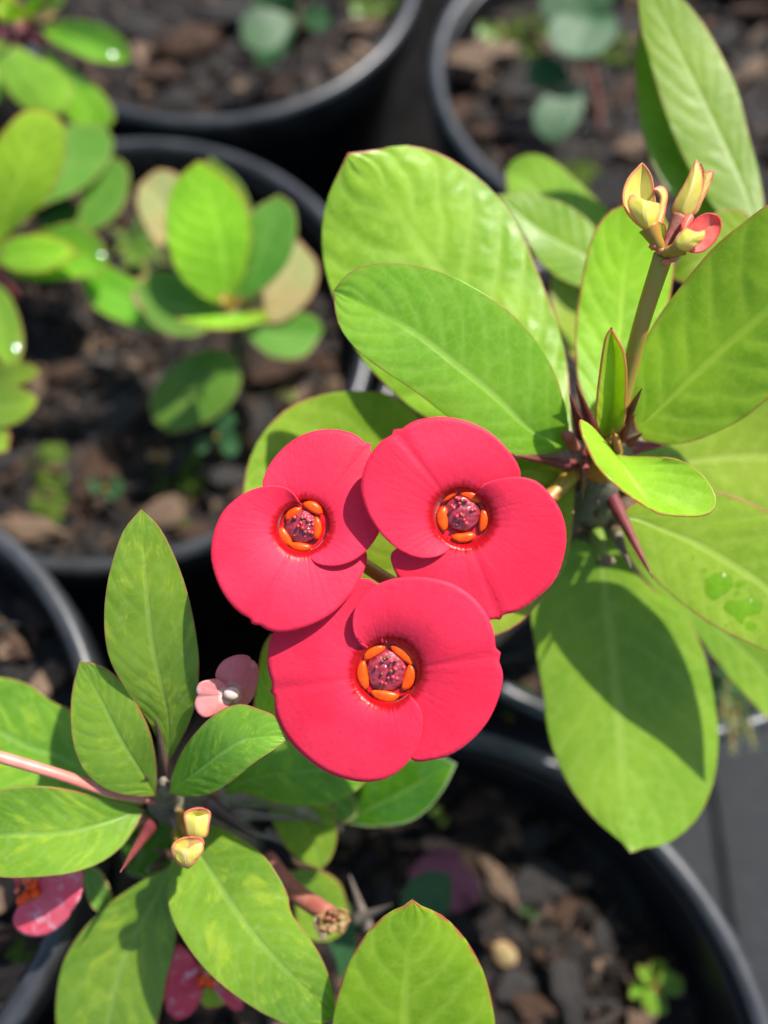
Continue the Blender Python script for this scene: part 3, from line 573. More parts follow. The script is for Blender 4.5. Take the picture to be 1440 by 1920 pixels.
leaf(bd, b3((850, 735)), b3((1108, 268)), B3([(920, 610), (985, 460), (992, 350), (1000, 292), (1040, 282)]), B3([(935, 690), (1000, 560), (1060, 430), (1098, 330)]), (D + .001, D + .0004, D + .0004), M_budy, fold=-.8, name='petal', wave=0, n=18, th=.0003)
leaf(bd, b3((830, 700)), b3((985, 195)), B3([(880, 500), (950, 330)]), B3([(960, 520), (1015, 300), (1005, 230)]), (D + .001, D + .001, D + .001), M_fresh, fold=.5, name='petal', wave=0, n=14, th=.0003)
tube('pedicel', [P(1244, 470, .1545), P(1258, 440, .154), P(1276, 405, .1535)], [.0010, .0010, .0014], M_stalkr, bd)
bd = sub('flower_bud', MP); D = .1515
leaf(bd, b3((780, 1020)), b3((1172, 744)), B3([(800, 900), (880, 800), (960, 725), (1050, 690), (1120, 703)]), B3([(880, 1080), (990, 1078), (1090, 1010), (1165, 905), (1187, 815)]), (D, D + .0015, D), M_budp, fold=1.3, name='petal', wave=0, n=18, th=.0003)
leaf(bd, b3((770, 1060)), b3((1012, 866)), B3([(715, 1000), (760, 910), (835, 850), (910, 880), (960, 885)]), B3([(860, 1070), (960, 1000), (1022, 915)]), (D, D - .002, D - .0012), M_budy, fold=-1.2, name='petal', wave=0, n=18, th=.0003)
leaf(bd, b3((790, 980)), b3((890, 700)), B3([(780, 880), (800, 780), (840, 715)]), B3([(820, 930), (860, 820), (908, 735)]), (D, D - .0008, D), M_budp, fold=-.6, name='petal', wave=0, n=14, th=.0003)
tube('pedicel', [P(1246, 474, .1542), P(1262, 470, .153), P(1280, 462, .152)], [.0010, .0012, .0017], M_stalk, bd)

# water on the broad leaf
def surfd(key, x, y):
    g = GRID[key]; q = ((g[:, 0] - x) ** 2 + (g[:, 1] - y) ** 2); i = np.argsort(q)[:5]; w_ = 1 / (q[i] + 4); return (g[i, 2] * w_).sum() / w_.sum()
def drop(key, outline, h, label, group=None):
    o = spline(outline + [outline[0]], 41)[:-1]; c = o.mean(0); V = []; n = len(o); m = 7
    for j in range(m):
        t = j / (m - 1); hh = h * math.sqrt(max(0, 1 - t ** 2.2))
        for i in range(n):
            p = c + (o[i] - c) * max(t, .02); V.append(P(p[0], p[1], surfd(key, *p) - .00025 - hh))
    for i in range(n): V.append(P(*o[i], surfd(key, *o[i]) + .0001))
    F = gridfaces(m + 1, n, True) + [list(range(n))[::-1]]
    d = mesh('water_drop', V, F, M_water, loc=P(c[0], c[1], surfd(key, *c))); tagit(d, label, 'water drop', group or 'water drops on the broad leaf'); return d
C5 = lambda pts: cropxy(pts, 940, 600, 500 / 1440)
drop('M6', C5([(1100, 1470), (1110, 1400), (1150, 1370), (1220, 1365), (1250, 1400), (1240, 1450), (1190, 1490), (1150, 1510)]), .0007, 'large round water drop on the broad leaf of the red-flowering plant')
drop('M6', C5([(1200, 1560), (1220, 1520), (1290, 1515), (1350, 1500), (1400, 1530), (1410, 1570), (1370, 1590), (1320, 1600), (1300, 1640), (1260, 1600)]), .0006, 'wide irregular water drop on the broad leaf of the red-flowering plant')
drop('M6', C5([(1262, 1425), (1290, 1402), (1325, 1410), (1310, 1435), (1275, 1442)]), .0006, 'small flat water drop beside the large round one')
drop('M6', C5([(1320, 1640), (1345, 1625), (1375, 1650), (1370, 1675), (1340, 1665)]), .0006, 'small water drop below the wide irregular drop')
drop('M6', C5([(1258, 1470), (1272, 1460), (1286, 1472), (1272, 1484)]), .0005, 'tiny water drop between the round and the irregular drops')

for x, y, r_ in ((1322, 1068, 3.2), (1372, 1098, 2.6), (1410, 1118, 3.4), (1362, 1172, 2.8), (1300, 1045, 2.4), (1262, 1010, 2.2)):
    drop('M6', [(x + r_ * math.cos(a), y + r_ * math.sin(a)) for a in np.linspace(0, 6.28, 9)[:-1]], .0003, 'pinhead water droplet scattered around the larger drops on the broad leaf', 'pinhead droplets on the broad leaf')

# ------------------------------------------------------------------ mottled plant with pink flowers
rootB = onz(455, 1590, .135)
BP = thing('crown_of_thorns_plant', rootB, 'mottled yellow-green crown-of-thorns plant with pink flowers and dark thorns', 'plant')
topB = P(308, 1492, .186)
tube('stem', [rootB - [0, 0, .006], P(400, 1545, .235), P(325, 1510, .205), topB], [.007, .006, .0055, .004], M_stem, BP, n=14, rough=.05)
tube('shoot_tip', [P(316, 1505, .189), P(310, 1488, .182), P(306, 1462, .175)], [.0036, .0024, .0007], M_stem, BP)
LB = lambda *a, **k: leaf(BP, *a, **k)
LB((318, 1425), (265, 955), [(300, 1395), (278, 1350), (236, 1292), (206, 1235), (196, 1180), (199, 1110), (215, 1040), (235, 990)], [(337, 1390), (357, 1350), (370, 1300), (373, 1240), (366, 1180), (351, 1110), (326, 1040), (296, 985)], (.176, .162, .158), M_var, fold=1.4, curl=-.8, tilt=.6)
LB((292, 1492), (150, 1240), [(250, 1491), (205, 1481), (163, 1450), (140, 1402), (133, 1345), (137, 1290)], [(294, 1460), (291, 1420), (279, 1368), (256, 1320), (226, 1276), (186, 1247)], (.177, .169, .166), M_var, fold=1.2, curl=-.6, tilt=-.8, mid=[(262, 1440), (228, 1385), (190, 1310)])
LB((270, 1510), (-130, 1310), [(200, 1515), (110, 1492), (0, 1482), (-80, 1440)], [(210, 1420), (140, 1335), (100, 1318), (65, 1290), (30, 1275), (0, 1270), (-70, 1268)], (.188, .193, .195), M_var, fold=1, tilt=.6)
LB((270, 1517), (-110, 1580), [(255, 1548), (230, 1585), (190, 1616), (140, 1635), (70, 1644), (0, 1644), (-70, 1625)], [(230, 1505), (160, 1488), (100, 1476), (40, 1475), (0, 1483), (-70, 1520)], (.182, .172, .170), M_var, fold=1.4, tilt=-1.2, mid=[(200, 1540), (120, 1560), (0, 1565)])
LB((317, 1487), (541, 1384), [(324, 1455), (339, 1415), (374, 1366), (414, 1332), (450, 1320), (480, 1328), (520, 1346)], [(350, 1493), (400, 1486), (440, 1461), (476, 1431), (512, 1407)], (.177, .161, .157), M_var, fold=1.0, curl=-.6, tilt=-.6)
LB((420, 1490), (700, 1440), [(440, 1430), (500, 1380), (580, 1370), (650, 1395)], [(460, 1487), (500, 1502), (550, 1511), (615, 1511), (652, 1495), (684, 1468)], (.192, .188, .185), M_var, fold=1, tilt=1.2)
LB((520, 1490), (602, 1631), [(504, 1512), (512, 1545), (530, 1580), (558, 1610)], [(580, 1492), (620, 1510), (632, 1560), (622, 1607)], (.205, .205, .206), M_var, fold=.8)
LB((655, 1545), (856, 1432), [(690, 1550), (722, 1549), (770, 1540), (802, 1518), (832, 1480)], [(650, 1500), (700, 1450), (770, 1420), (825, 1418)], (.208, .205, .206), M_dark, fold=1.0, curl=.6, tilt=.8)
LB((630, 1500), (668, 1530), [(625, 1520), (640, 1545)], [(650, 1485), (668, 1500)], (.206, .206, .206), M_round, fold=.4)
LB((345, 1560), (627, 1905), [(325, 1605), (315, 1655), (320, 1712), (346, 1765), (390, 1822), (450, 1872), (520, 1912), (585, 1930)], [(390, 1547), (440, 1565), (490, 1600), (520, 1640), (540, 1680), (546, 1712), (572, 1748), (600, 1790), (620, 1840), (628, 1880)], (.186, .172, .176), M_var, fold=.8, curl=-1.0, tilt=.6, mid=[(400, 1640), (460, 1730), (530, 1810)])
LB((322, 1622), (180, 2060), [(262, 1655), (210, 1690), (165, 1732), (125, 1790), (108, 1850), (106, 1920), (125, 2000)], [(332, 1700), (328, 1770), (312, 1835), (300, 1900), (275, 1980), (230, 2035)], (.190, .194, .2), M_var, fold=1.2, tilt=-.8)
LB((155, 1620), (195, 1716), [(158, 1660), (172, 1700)], [(185, 1630), (205, 1665), (210, 1690)], (.195, .196, .197), M_round, fold=.6)
LB((560, 1690), (655, 1712), [(560, 1750), (610, 1765), (645, 1745)], [(530, 1640), (595, 1632), (636, 1655)], (.212, .212, .212), M_var, fold=.8)
LB((520, 1640), (640, 1840), [(600, 1740), (630, 1800)], [(650, 1690), (668, 1760), (660, 1810)], (.216, .22, .222), M_weed, fold=.5)
LB((470, 1380), (508, 1188), [(474, 1330), (482, 1270), (492, 1215)], [(520, 1340), (540, 1270), (530, 1215)], (.185, .180, .178), M_fresh, fold=.5)
LB((240, 1640), (330, 1560), [(230, 1560), (280, 1520)], [(300, 1650), (345, 1610)], (.225, .232, .235), M_dark, fold=.5)
tube('flower_stalk', [P(300, 1500, .184), P(215, 1487, .176), P(110, 1452, .171), P(-60, 1402, .167)], [.0011, .0011, .00115, .0012], M_stalkp, BP, n=12)
tube('branch', [P(320, 1500, .195), P(420, 1500, .196), P(500, 1500, .200), P(640, 1552, .208)], [.0034, .0028, .0016, .0010], M_stem, BP, n=10)
tube('old_flower_stalk', [P(500, 1610, .200), P(545, 1665, .193), P(618, 1716, .184)], [.0021, .0021, .0020], M_stalkr, BP, n=14)
# withered flower remains on the old stalk
hk = sub('withered_flower', BP); rsh = np.random.default_rng(3)
for q in range(7):
    a = q * .9; ox, oy = 34 * math.cos(a), 28 * math.sin(a)
    leaf(hk, (624, 1722), (628 + ox + rsh.uniform(-5, 5), 1728 + oy + rsh.uniform(-5, 5)), [(624 + ox * .5 - oy * .45, 1724 + oy * .5 + ox * .45)], [(624 + ox * .5 + oy * .45, 1724 + oy * .5 - ox * .45)], (.1835, .1825, .182 + rsh.uniform(-.0012, .0012)), M_tan, fold=rsh.uniform(-1, 1.2), name='husk', n=10, wave=.6, th=.0003)
for q in range(6):
    ellip('dry_stamen', P(622 + rsh.uniform(-11, 11), 1718 + rsh.uniform(-9, 9), .1815), [RT * .0007, UP * .0006, -FW * .0006], M_stamd, hk, bank=(IV1, IF1))
leaf(hk, (610, 1725), (603, 1765), [(592, 1715), (590, 1740)], [(625, 1740), (615, 1755)], (.184, .183, .183), M_dry, fold=.6, name='husk', n=10, wave=.5, th=.0003)
for tip, base, r, m in [((289, 1343, .168), (318, 1455, .180), .0013, M_thornd), ((270, 1452, .172), (300, 1484, .182), .0010, M_thornd), ((225, 1636, .168), (285, 1545, .184), .0013, M_thorn), ((485, 1576, .180), (392, 1508, .190), .0017, M_thornd), ((574, 1536, .188), (410, 1525, .196), .0014, M_thorng), ((522, 1578, .196), (430, 1545, .200), .0010, M_thorng), ((275, 1634, .19), (300, 1620, .196), .0010, M_thornd), ((287, 1592, .190), (315, 1605, .197), .0010, M_thornd), ((345, 1392, .176), (330, 1460, .184), .0009, M_thornd), ((325, 1445, .172), (322, 1500, .184), .0012, M_thorng), ((345, 1585, .176), (322, 1515, .188), .0016, M_thorng), ((560, 1600, .21), (500, 1560, .214), .0009, M_thorng), ((735, 1695, .205), (668, 1725, .214), .0013, M_thorng), ((655, 1640, .212), (690, 1740, .216), .0014, M_thorng)]:
    thorn(BP, tip, base, r, m)
# cream buds
C4 = lambda pts: cropxy(pts, 200, 1300, 500 / 1440)
c4 = lambda p: C4([p])[0]
for k, (bA, D) in enumerate((([((490, 775), (490, 620), [(430, 740), (424, 690), (418, 650), (450, 628)], [(545, 745), (550, 700), (560, 645), (530, 622)], 1.4, .001), ((490, 785), (500, 690), [(440, 770), (428, 720), (420, 655), (460, 690)], [(540, 770), (552, 710), (560, 650), (530, 685)], -1.3, -.0018)], .168),
                          ([((450, 900), (450, 775), [(380, 890), (358, 840), (356, 815), (400, 785)], [(510, 850), (526, 810), (515, 785)], 1.3, .001), ((440, 945), (400, 835), [(385, 920), (362, 880), (352, 825), (375, 830)], [(480, 910), (492, 860), (450, 838)], -1.2, -.0014), ((445, 940), (520, 800), [(430, 880), (450, 820)], [(480, 900), (520, 850)], -1.0, -.0012)], .166))):
    bd = sub('flower_bud', BP)
    for (b_, t_, A_, B_, fo, dz) in bA:
        leaf(bd, c4(b_), c4(t_), C4(A_), C4(B_), (D + .0005, D + dz, D), M_budy, fold=fo, name='petal', wave=0, n=18, th=.0003)
    leaf(bd, *[c4(q) for q in (((490, 705), (470, 640)) if k == 0 else ((425, 930), (385, 842)))], C4([(448, 680)] if k == 0 else [(374, 890)]), C4([(525, 655)] if k == 0 else [(425, 880)]), (D - .0004, D - .0006, D - .0004), M_young, fold=.5, name='petal', wave=0, n=12, th=.0003)
    e = c4(bA[0][0]); tube('pedicel', [P(330, 1520, .188), P(e[0] - 12, e[1] - 6, D + .006), P(e[0], e[1] - 14, D + .0015)], [.0012, .0013, .0018], M_stalk, bd)
# pink flowers
C6 = lambda pts: cropxy(pts, 0, 1180, .5)
fl = sub('flower', BP); cp = (432, 1302)
bract(fl, cp, 12, C6([(845, 225), (815, 190), (808, 170), (830, 125), (870, 102), (915, 97), (955, 112), (970, 150), (962, 210), (940, 270), (900, 290), (875, 262)]), .1645, .1, .1, .3, -.3, 6, M_blush, cup=1.2, droop=.5, n=40, m=10)
bract(fl, cp, 12, C6([(848, 215), (820, 188), (780, 190), (745, 205), (732, 250), (735, 300), (765, 330), (800, 320), (850, 300), (868, 268)]), .1635, .1, .1, .3, -.3, 4, M_blush, cup=1.2, droop=.5, n=40, m=10)
ellip('disc', P(434, 1300, .1640), [RT * .0016, UP * .0014, -FW * .0012], M_blush, fl)
tube('pedicel', [P(432, 1304, .168), P(420, 1400, .185), P(400, 1490, .195)], [.0012, .0011, .0012], M_stalkp, fl)
C8 = lambda pts: cropxy(pts, 0, 1600, 1 / 3)
fl = sub('flower', BP); cp = (48, 1668)
bract(fl, cp, 14, C8([(210, 160), (260, 120), (330, 70), (400, 60), (450, 85), (465, 160), (455, 240), (420, 320), (360, 390), (290, 445), (210, 467), (130, 450), (85, 410), (78, 360), (115, 300), (150, 270)]), .184, -.25, .2, .6, -.4, 7, M_pink, cup=1.2, droop=1.0, n=48, m=12)
bract(fl, cp, 14, C8([(100, 190), (80, 150), (50, 90), (70, 20), (150, -20), (220, 30), (225, 110), (190, 190)]), .186, .2, .1, -.4, .2, 3, M_pink, cup=1.2, droop=.8, n=36, m=10)
for q in ((52, 1652), (62, 1660), (50, 1678), (40, 1688), (66, 1675)):
    ellip('gland', P(q[0], q[1], .1826), [RT * .0011, UP * .0011, -FW * .0012], M_gland, fl)
for q in ((46, 1650), (32, 1670), (54, 1648)):
    ellip('stamen', P(q[0], q[1], .1810), [RT * .0007, UP * .0007, -FW * .0009], M_budy, fl, bank=(IV1, IF1))
tube('pedicel', [P(52, 1668, .187), P(150, 1620, .195), P(270, 1530, .195)], [.0013, .0012, .0012], M_stalkp, fl)
fl = sub('flower', BP); cp = (388, 1838)
bract(fl, cp, 10, C8([(1150, 690), (1110, 640), (1060, 560), (995, 515), (940, 580), (905, 660), (897, 740), (910, 830), (950, 900), (1000, 935), (1060, 915), (1110, 850), (1130, 770), (1145, 735)]), .195, .2, .1, .4, -.3, 7, M_rose, cup=1.0, droop=1.2, n=44, m=12)
bract(fl, cp, 10, C8([(1190, 700), (1240, 740), (1300, 780), (1370, 845), (1365, 875), (1325, 887), (1285, 860), (1250, 810), (1215, 770), (1185, 735)]), .195, .1, .1, .3, -.2, 4, M_rose, cup=1.0, droop=.6, n=36, m=10)
for q in ((380, 1835), (390, 1842), (397, 1845), (376, 1842)):
    ellip('gland', P(q[0], q[1], .1935), [RT * .0009, UP * .0008, -FW * .0009], M_gland, fl)
leaf(fl, (385, 1845), (412, 1888), [(372, 1870), (390, 1892)], [(412, 1860), (425, 1880)], (.197, .198, .198), M_fresh, fold=.5, name='sepal', n=12)
tube('pedicel', [P(388, 1840, .198), P(370, 1720, .2), P(330, 1560, .2)], [.0012, .0012, .0012], M_stalkp, fl)

# ------------------------------------------------------------------ single broad leaf rising from the plant beyond the lower frame edge
rootC = np.array([.015, -.075, .135])
CP = thing('crown_of_thorns_plant', rootC, 'fresh green plant whose single pink-edged pointed leaf rises beside the withered flower', 'plant')
topC = P(775, 2180, .19)
tube('stem', [rootC - [0, 0, .006], rootC * .5 + topC * .5 + [.004, 0, 0], topC], [.006, .0055, .004], M_stem, CP, n=12)
leaf(CP, (775, 2180), (773, 1687), [(690, 2120), (640, 2030), (622, 1950), (628, 1890), (648, 1820), (682, 1758), (725, 1714), (757, 1699)], [(850, 2120), (915, 2040), (932, 1970), (927, 1910), (917, 1855), (898, 1803), (868, 1755), (828, 1716), (790, 1699)], (.19, .172, .160), M_fresh, fold=1.2, curl=-1.4, mid=[(765, 2000), (760, 1880), (768, 1760)])
# ------------------------------------------------------------------ small round-leaved plant
rootL = onz(440, 690, .149)
LPt = thing('crown_of_thorns_plant', rootL, 'small crown-of-thorns plant with round green leaves and tan withered leaves', 'plant')
topL = P(428, 582, .278)
tube('stem', [rootL - [0, 0, .005], rootL * .4 + topL * .6 + [.003, 0, 0], topL], [.0045, .004, .003], M_stem, LPt, n=12, rough=.05)
LL = lambda *a, **k: leaf(LPt, *a, **k)
LL((428, 575), (372, 300), [(385, 560), (340, 522), (315, 462), (311, 400), (330, 338)], [(446, 545), (465, 490), (470, 430), (455, 370), (418, 328)], (.276, .266, .258), M_fresh, fold=1.0, curl=.5, tilt=1.8, mid=[(424, 500), (408, 420), (385, 340)])
LL((428, 578), (395, 294), [(380, 540), (330, 450), (330, 360)], [(452, 540), (476, 450), (455, 350)], (.28, .276, .272), M_round, fold=1, tilt=.5)
LL((436, 570), (522, 365), [(438, 530), (450, 470), (470, 400)], [(490, 545), (540, 490), (556, 430), (548, 385)], (.278, .272, .268), M_round, fold=1, tilt=-1)
LL((420, 590), (252, 545), [(380, 625), (330, 630), (280, 602)], [(395, 560), (345, 520), (290, 508)], (.28, .276, .274), M_round, fold=1, tilt=-1)
LL((425, 590), (515, 596), [(380, 606), (330, 598), (400, 618), (470, 612)], [(460, 588), (490, 582)], (.274, .268, .268), M_fresh, fold=.6)
LL((440, 590), (606, 620), [(460, 625), (510, 668), (570, 668)], [(490, 600), (560, 585), (595, 598)], (.285, .288, .290), M_round, fold=.8, tilt=-.6)
LL((436, 660), (318, 812), [(380, 655), (320, 690), (284, 740), (288, 785)], [(446, 680), (450, 720), (425, 765), (370, 800)], (.295, .295, .298), M_round, fold=-.6, curl=-.8, tilt=-1.0)
LL((400, 560), (262, 345), [(340, 520), (275, 430), (256, 380)], [(400, 450), (350, 340), (300, 318)], (.286, .287, .29), M_tan, fold=.8)
LL((445, 590), (560, 450), [(470, 520), (520, 465)], [(520, 605), (580, 560), (596, 500)], (.286, .287, .288), M_tan, fold=.8)
LL((420, 600), (238, 530), [(330, 605), (262, 580)], [(360, 540), (285, 515)], (.29, .289, .29), M_tan, fold=.5)
LL((415, 600), (150, 510), [(330, 625), (235, 607), (170, 570)], [(330, 560), (245, 520), (190, 495)], (.292, .290, .288), M_far, fold=.8)
LL((430, 585), (412, 552), [(418, 575)], [(436, 560)], (.277, .272, .27), M_budy, fold=.6, n=8)
LL((430, 585), (452, 556), [(436, 570)], [(450, 575)], (.277, .272, .27), M_budy, fold=.6, n=8)
thorn(LPt, (395, 610, .276), (430, 605, .284), .0008, M_thornd); thorn(LPt, (470, 640, .285), (432, 630, .29), .0008, M_thornd)

# ------------------------------------------------------------------ shiny-leaved plant at the side
rootF = np.array([-.212, .292, .149])
FP = thing('crown_of_thorns_plant', rootF, 'glossy small-leaved crown-of-thorns plant wet with sparkling drops', 'plant')
r1 = P(45, 60, .315); r2 = P(-15, 490, .285)
tube('stem', [rootF - [0, 0, .005], rootF * .5 + r1 * .5 + [.0, 0, .012], r1], [.006, .0055, .004], M_thorn, FP, n=12)
tube('branch', [rootF + [.004, -.003, .008], rootF * .5 + r2 * .5 + [0, 0, .01], r2], [.005, .0045, .0035], M_stem, FP, n=12)
C2 = lambda pts: cropxy(pts, 0, 0, 300 / 1152)
c2 = lambda p: C2([p])[0]
LF_ = lambda b_, t_, A_, B_, d, m, **k: leaf(FP, c2(b_), c2(t_), C2(A_), C2(B_), d, m, **k)
LF_((300, 220), (930, 445), [(360, 290), (500, 370), (680, 440), (820, 460)], [(360, 170), (480, 140), (620, 145), (780, 200), (890, 290), (935, 380)], (.312, .304, .300), M_far, fold=1.2, curl=1.0, tilt=-1, key='F1')
LF_((110, 330), (365, 850), [(20, 420), (15, 540), (60, 660), (180, 780), (290, 835)], [(240, 400), (400, 500), (500, 580), (515, 680), (460, 790)], (.31, .298, .296), M_far, fold=-.6, curl=-1, tilt=-1, key='F2')
LF_((300, 330), (690, 920), [(350, 560), (430, 750), (500, 860), (600, 910)], [(420, 420), (560, 520), (690, 620), (790, 740), (825, 850), (780, 910)], (.314, .308, .306), M_far, fold=1, tilt=-1, key='F3')
LF_((-60, 1900), (300, 790), [(-150, 1700), (-140, 1350), (-60, 1080), (80, 880), (180, 800)], [(100, 1640), (280, 1500), (390, 1350), (450, 1180), (470, 1000), (440, 870)], (.288, .276, .272), M_fresh, fold=.5, tilt=2, wave=.1)
LF_((-40, 1850), (760, 920), [(0, 1500), (250, 1100), (500, 900)], [(280, 1500), (560, 1380), (720, 1250), (800, 1120), (810, 1000)], (.295, .3, .302), M_round, fold=.6)
LF_((300, 1650), (840, 1140), [(540, 1600), (600, 1400), (690, 1200), (770, 1140)], [(500, 1690), (750, 1620), (870, 1510), (920, 1380), (930, 1260), (890, 1170)], (.305, .304, .302), M_round, fold=.8, tilt=-.8)
LF_((20, 1830), (780, 1890), [(60, 1960), (250, 2020), (500, 2010), (700, 1980)], [(150, 1720), (330, 1650), (500, 1600), (650, 1660), (760, 1790)], (.286, .282, .280), M_far, fold=1.2, curl=1, tilt=-1, key='F7')
LF_((-40, 1880), (560, 1820), [(100, 1950), (350, 1950)], [(60, 1730), (250, 1690), (450, 1730)], (.285, .277, .275), M_fresh, fold=.8, tilt=1)
LF_((250, 1620), (700, 1700), [(350, 1720), (550, 1760)], [(400, 1480), (600, 1480), (720, 1580)], (.308, .308, .31), M_weed, fold=.5)
LF_((100, 150), (-60, 60), [(20, 160), (-20, 130)], [(190, 130), (120, -10), (20, -60)], (.312, .304, .3), M_fresh, fold=1)
LF_((200, 140), (300, -60), [(180, 40), (230, -40)], [(270, 90), (330, 0)], (.313, .306, .302), M_far, fold=1)
LF_((230, 160), (480, -40), [(260, 60), (360, -20)], [(330, 110), (440, 40)], (.313, .308, .304), M_round, fold=1)
LF_((220, 180), (400, 90), [(240, 110), (330, 70)], [(280, 160), (360, 140)], (.310, .305, .303), M_tan, fold=.5, n=12)
LF_((60, 250), (-80, 780), [(-100, 400)], [(30, 480), (40, 680)], (.316, .313, .313), M_far, fold=.5)
leaf(FP, (-30, 520), (30, 695), [(-30, 600), (-5, 670)], [(10, 545), (36, 600), (43, 650)], (.280, .270, .262), M_far, fold=.8, tilt=-1, key='F8')
leaf(FP, (-60, 730), (76, 695), [(-20, 745), (30, 725), (60, 712)], [(-30, 690), (20, 680), (55, 682)], (.268, .258, .256), M_blue, fold=.6)
leaf(FP, (-60, 760), (72, 748), [(-20, 800), (30, 795), (60, 772)], [(-20, 725), (20, 722), (55, 735)], (.266, .254, .252), M_blue, fold=.6)
leaf(FP, (-50, 780), (16, 845), [(-40, 830), (-10, 850)], [(-10, 785), (18, 815)], (.266, .256, .254), M_main, fold=.5)
tube('branch', [rootF + [.003, -.006, .006], P(-120, 740, .285), P(-40, 745, .268)], [.004, .0035, .002], M_stem, FP, n=10)
for tip, base in [((-5, 30, .308), (50, 62, .316)), ((100, 90, .308), (55, 68, .316)), ((70, 20, .31), (50, 58, .316)), ((40, 560, .28), (-10, 505, .288)), ((15, 110, .31), (40, 70, .316))]:
    thorn(FP, (tip[0], tip[1], tip[2]), base, .0014, M_thorn)
for key, (x, y), s, lab in [('F1', (211, 105), 9, 'glinting water drop on the uppermost shiny leaf'), ('F3', (150, 152), 11, 'glinting water drop on the dark glossy leaf'), ('F7', (190, 480), 12, 'glinting water drop at the tip of the shiny leaf'), ('F8', (30, 655), 10, 'glinting water drop on the narrow shiny leaf')]:
    c = P(x, y, surfd(key, x, y)); H = Vector((C0 - c)).normalized() + SUN; H = np.array(H.normalized()); e1 = np.cross(H, [0, 0, 1]); e1 /= np.linalg.norm(e1); e2 = np.cross(H, e1)  # cap axis midway between sun and camera, shaped to throw a sun glint
    rr = s * K * .29; V = []; n = 24
    for q, hz in [(.02, 0), (.25, 0), (.5, 0), (.75, 0), (.93, 0), (1.0, -.12), (1.02, -.3), (.95, -.9), (.6, -1.3)]:
        for i in range(n):
            a = 2 * math.pi * i / n; V.append(c + rr * q * (math.cos(a) * e1 + math.sin(a) * e2) + H * (.0009 - (rr * q) ** 2 / .05 + hz * rr))
    d = mesh('water_drop', V, gridfaces(9, n, True) + [list(range(n))[::-1], list(range(8 * n, 9 * n))], M_water, loc=c); tagit(d, lab, 'water drop', 'water drops on the shiny-leaved plant')

# ------------------------------------------------------------------ seedlings, weeds, moss, fallen bits
def seedling(key, root_px, leaves, stem_d, label, mat, group=None, stemmat=None):
    q = onz(*root_px, SOIL[key]); q = np.array([q[0], q[1], soilz(key, q[0], q[1]) - .001])
    t = thing('seedling', q, label, 'seedling', group)
    for (b_, tp, A_, B_, d) in leaves: leaf(t, b_, tp, A_, B_, d, mat, fold=.6, n=12, wave=.1, th=.0003)
    hub = np.mean([P(*l[0], l[4][0]) for l in leaves], 0)
    tube('stem', [q, (q + hub) / 2 + [.001, 0, 0], hub], [.0013, .0011, .0009], stemmat or M_stalk, t, n=8)
    return t
seedling('TR', (1125, 250), [((1120, 40), (1085, 108), [(1060, 20), (1028, 50), (1045, 95)], [(1150, 30), (1157, 60), (1125, 100)], (.362, .355, .352)), ((1120, 40), (1040, -40), [(1030, 40), (1010, 0)], [(1150, 0), (1120, -50)], (.362, .358, .355)), ((1090, 165), (1035, 268), [(1040, 168), (1002, 205), (1005, 245)], [(1095, 190), (1085, 225), (1060, 255)], (.366, .362, .362)), ((1075, 150), (985, 130), [(1030, 168), (995, 160)], [(1050, 112), (1005, 108)], (.37, .37, .37))], .36, 'teal-leaved seedling standing among moss and bark', M_weed, stemmat=M_stalkr)
seedling('T', (550, 130), [((555, 30), (455, 75), [(520, 90), (475, 95)], [(500, 10), (455, 30)], (.372, .366, .364)), ((555, 30), (520, -40), [(470, 0), (480, -40)], [(560, -20)], (.372, .365, .362)), ((560, 30), (620, 45), [(590, 60)], [(590, 10), (615, 25)], (.372, .368, .366)), ((560, 40), (490, 125), [(490, 80), (478, 110)], [(540, 90), (515, 120)], (.38, .382, .384))], .37, 'bright green sprout in the nearly bare pot', M_weed, stemmat=M_chip)
seedling('L', (200, 935), [((195, 915), (162, 900), [(175, 925)], [(178, 895)], (.305, .304, .304)), ((200, 915), (232, 905), [(215, 892)], [(225, 930)], (.305, .304, .304)), ((200, 918), (222, 938), [(200, 935)], [(220, 922)], (.305, .305, .305))], .3, 'tiny blue-green seedling beside the long brown chip', M_weed)
seedling('L', (410, 850), [((405, 820), (362, 842), [(380, 850)], [(375, 820)], (.30, .299, .299)), ((408, 820), (448, 838), [(420, 850), (440, 855)], [(430, 808), (447, 820)], (.30, .298, .298)), ((408, 815), (438, 775), [(400, 790), (420, 770)], [(425, 810), (442, 790)], (.30, .299, .299))], .3, 'small green seedling under the drooping round leaf', M_weed)
seedling('B', (1230, 1880), [((1228, 1850), (1182, 1858), [(1195, 1875), (1180, 1868)], [(1205, 1835), (1185, 1840)], (.262, .262, .262)), ((1228, 1850), (1282, 1845), [(1250, 1832), (1275, 1828)], [(1255, 1868), (1280, 1862)], (.262, .262, .262)), ((1228, 1850), (1235, 1905), [(1210, 1880), (1220, 1905)], [(1250, 1880), (1250, 1900)], (.262, .261, .261)), ((1228, 1850), (1238, 1798), [(1215, 1820), (1222, 1800)], [(1248, 1825), (1250, 1805)], (.262, .262, .262)), ((1228, 1850), (1195, 1810), [(1198, 1830)], [(1215, 1815)], (.26, .259, .259)), ((1228, 1850), (1262, 1820), [(1240, 1822)], [(1262, 1838)], (.26, .259, .259)), ((1228, 1850), (1205, 1890), [(1205, 1865)], [(1225, 1885)], (.26, .259, .259))], .26, 'leafy rosette weed against the ringed pot wall', M_far)
seedling('B', (992, 1722), [((992, 1712), (978, 1700), [(980, 1715), (974, 1708)], [(985, 1695)], (.272, .271, .271)), ((992, 1712), (1006, 1716), [(1000, 1700)], [(1000, 1728)], (.272, .271, .271))], .27, 'tiny teal sprout beside the tan chip in the ringed pot', M_weed)
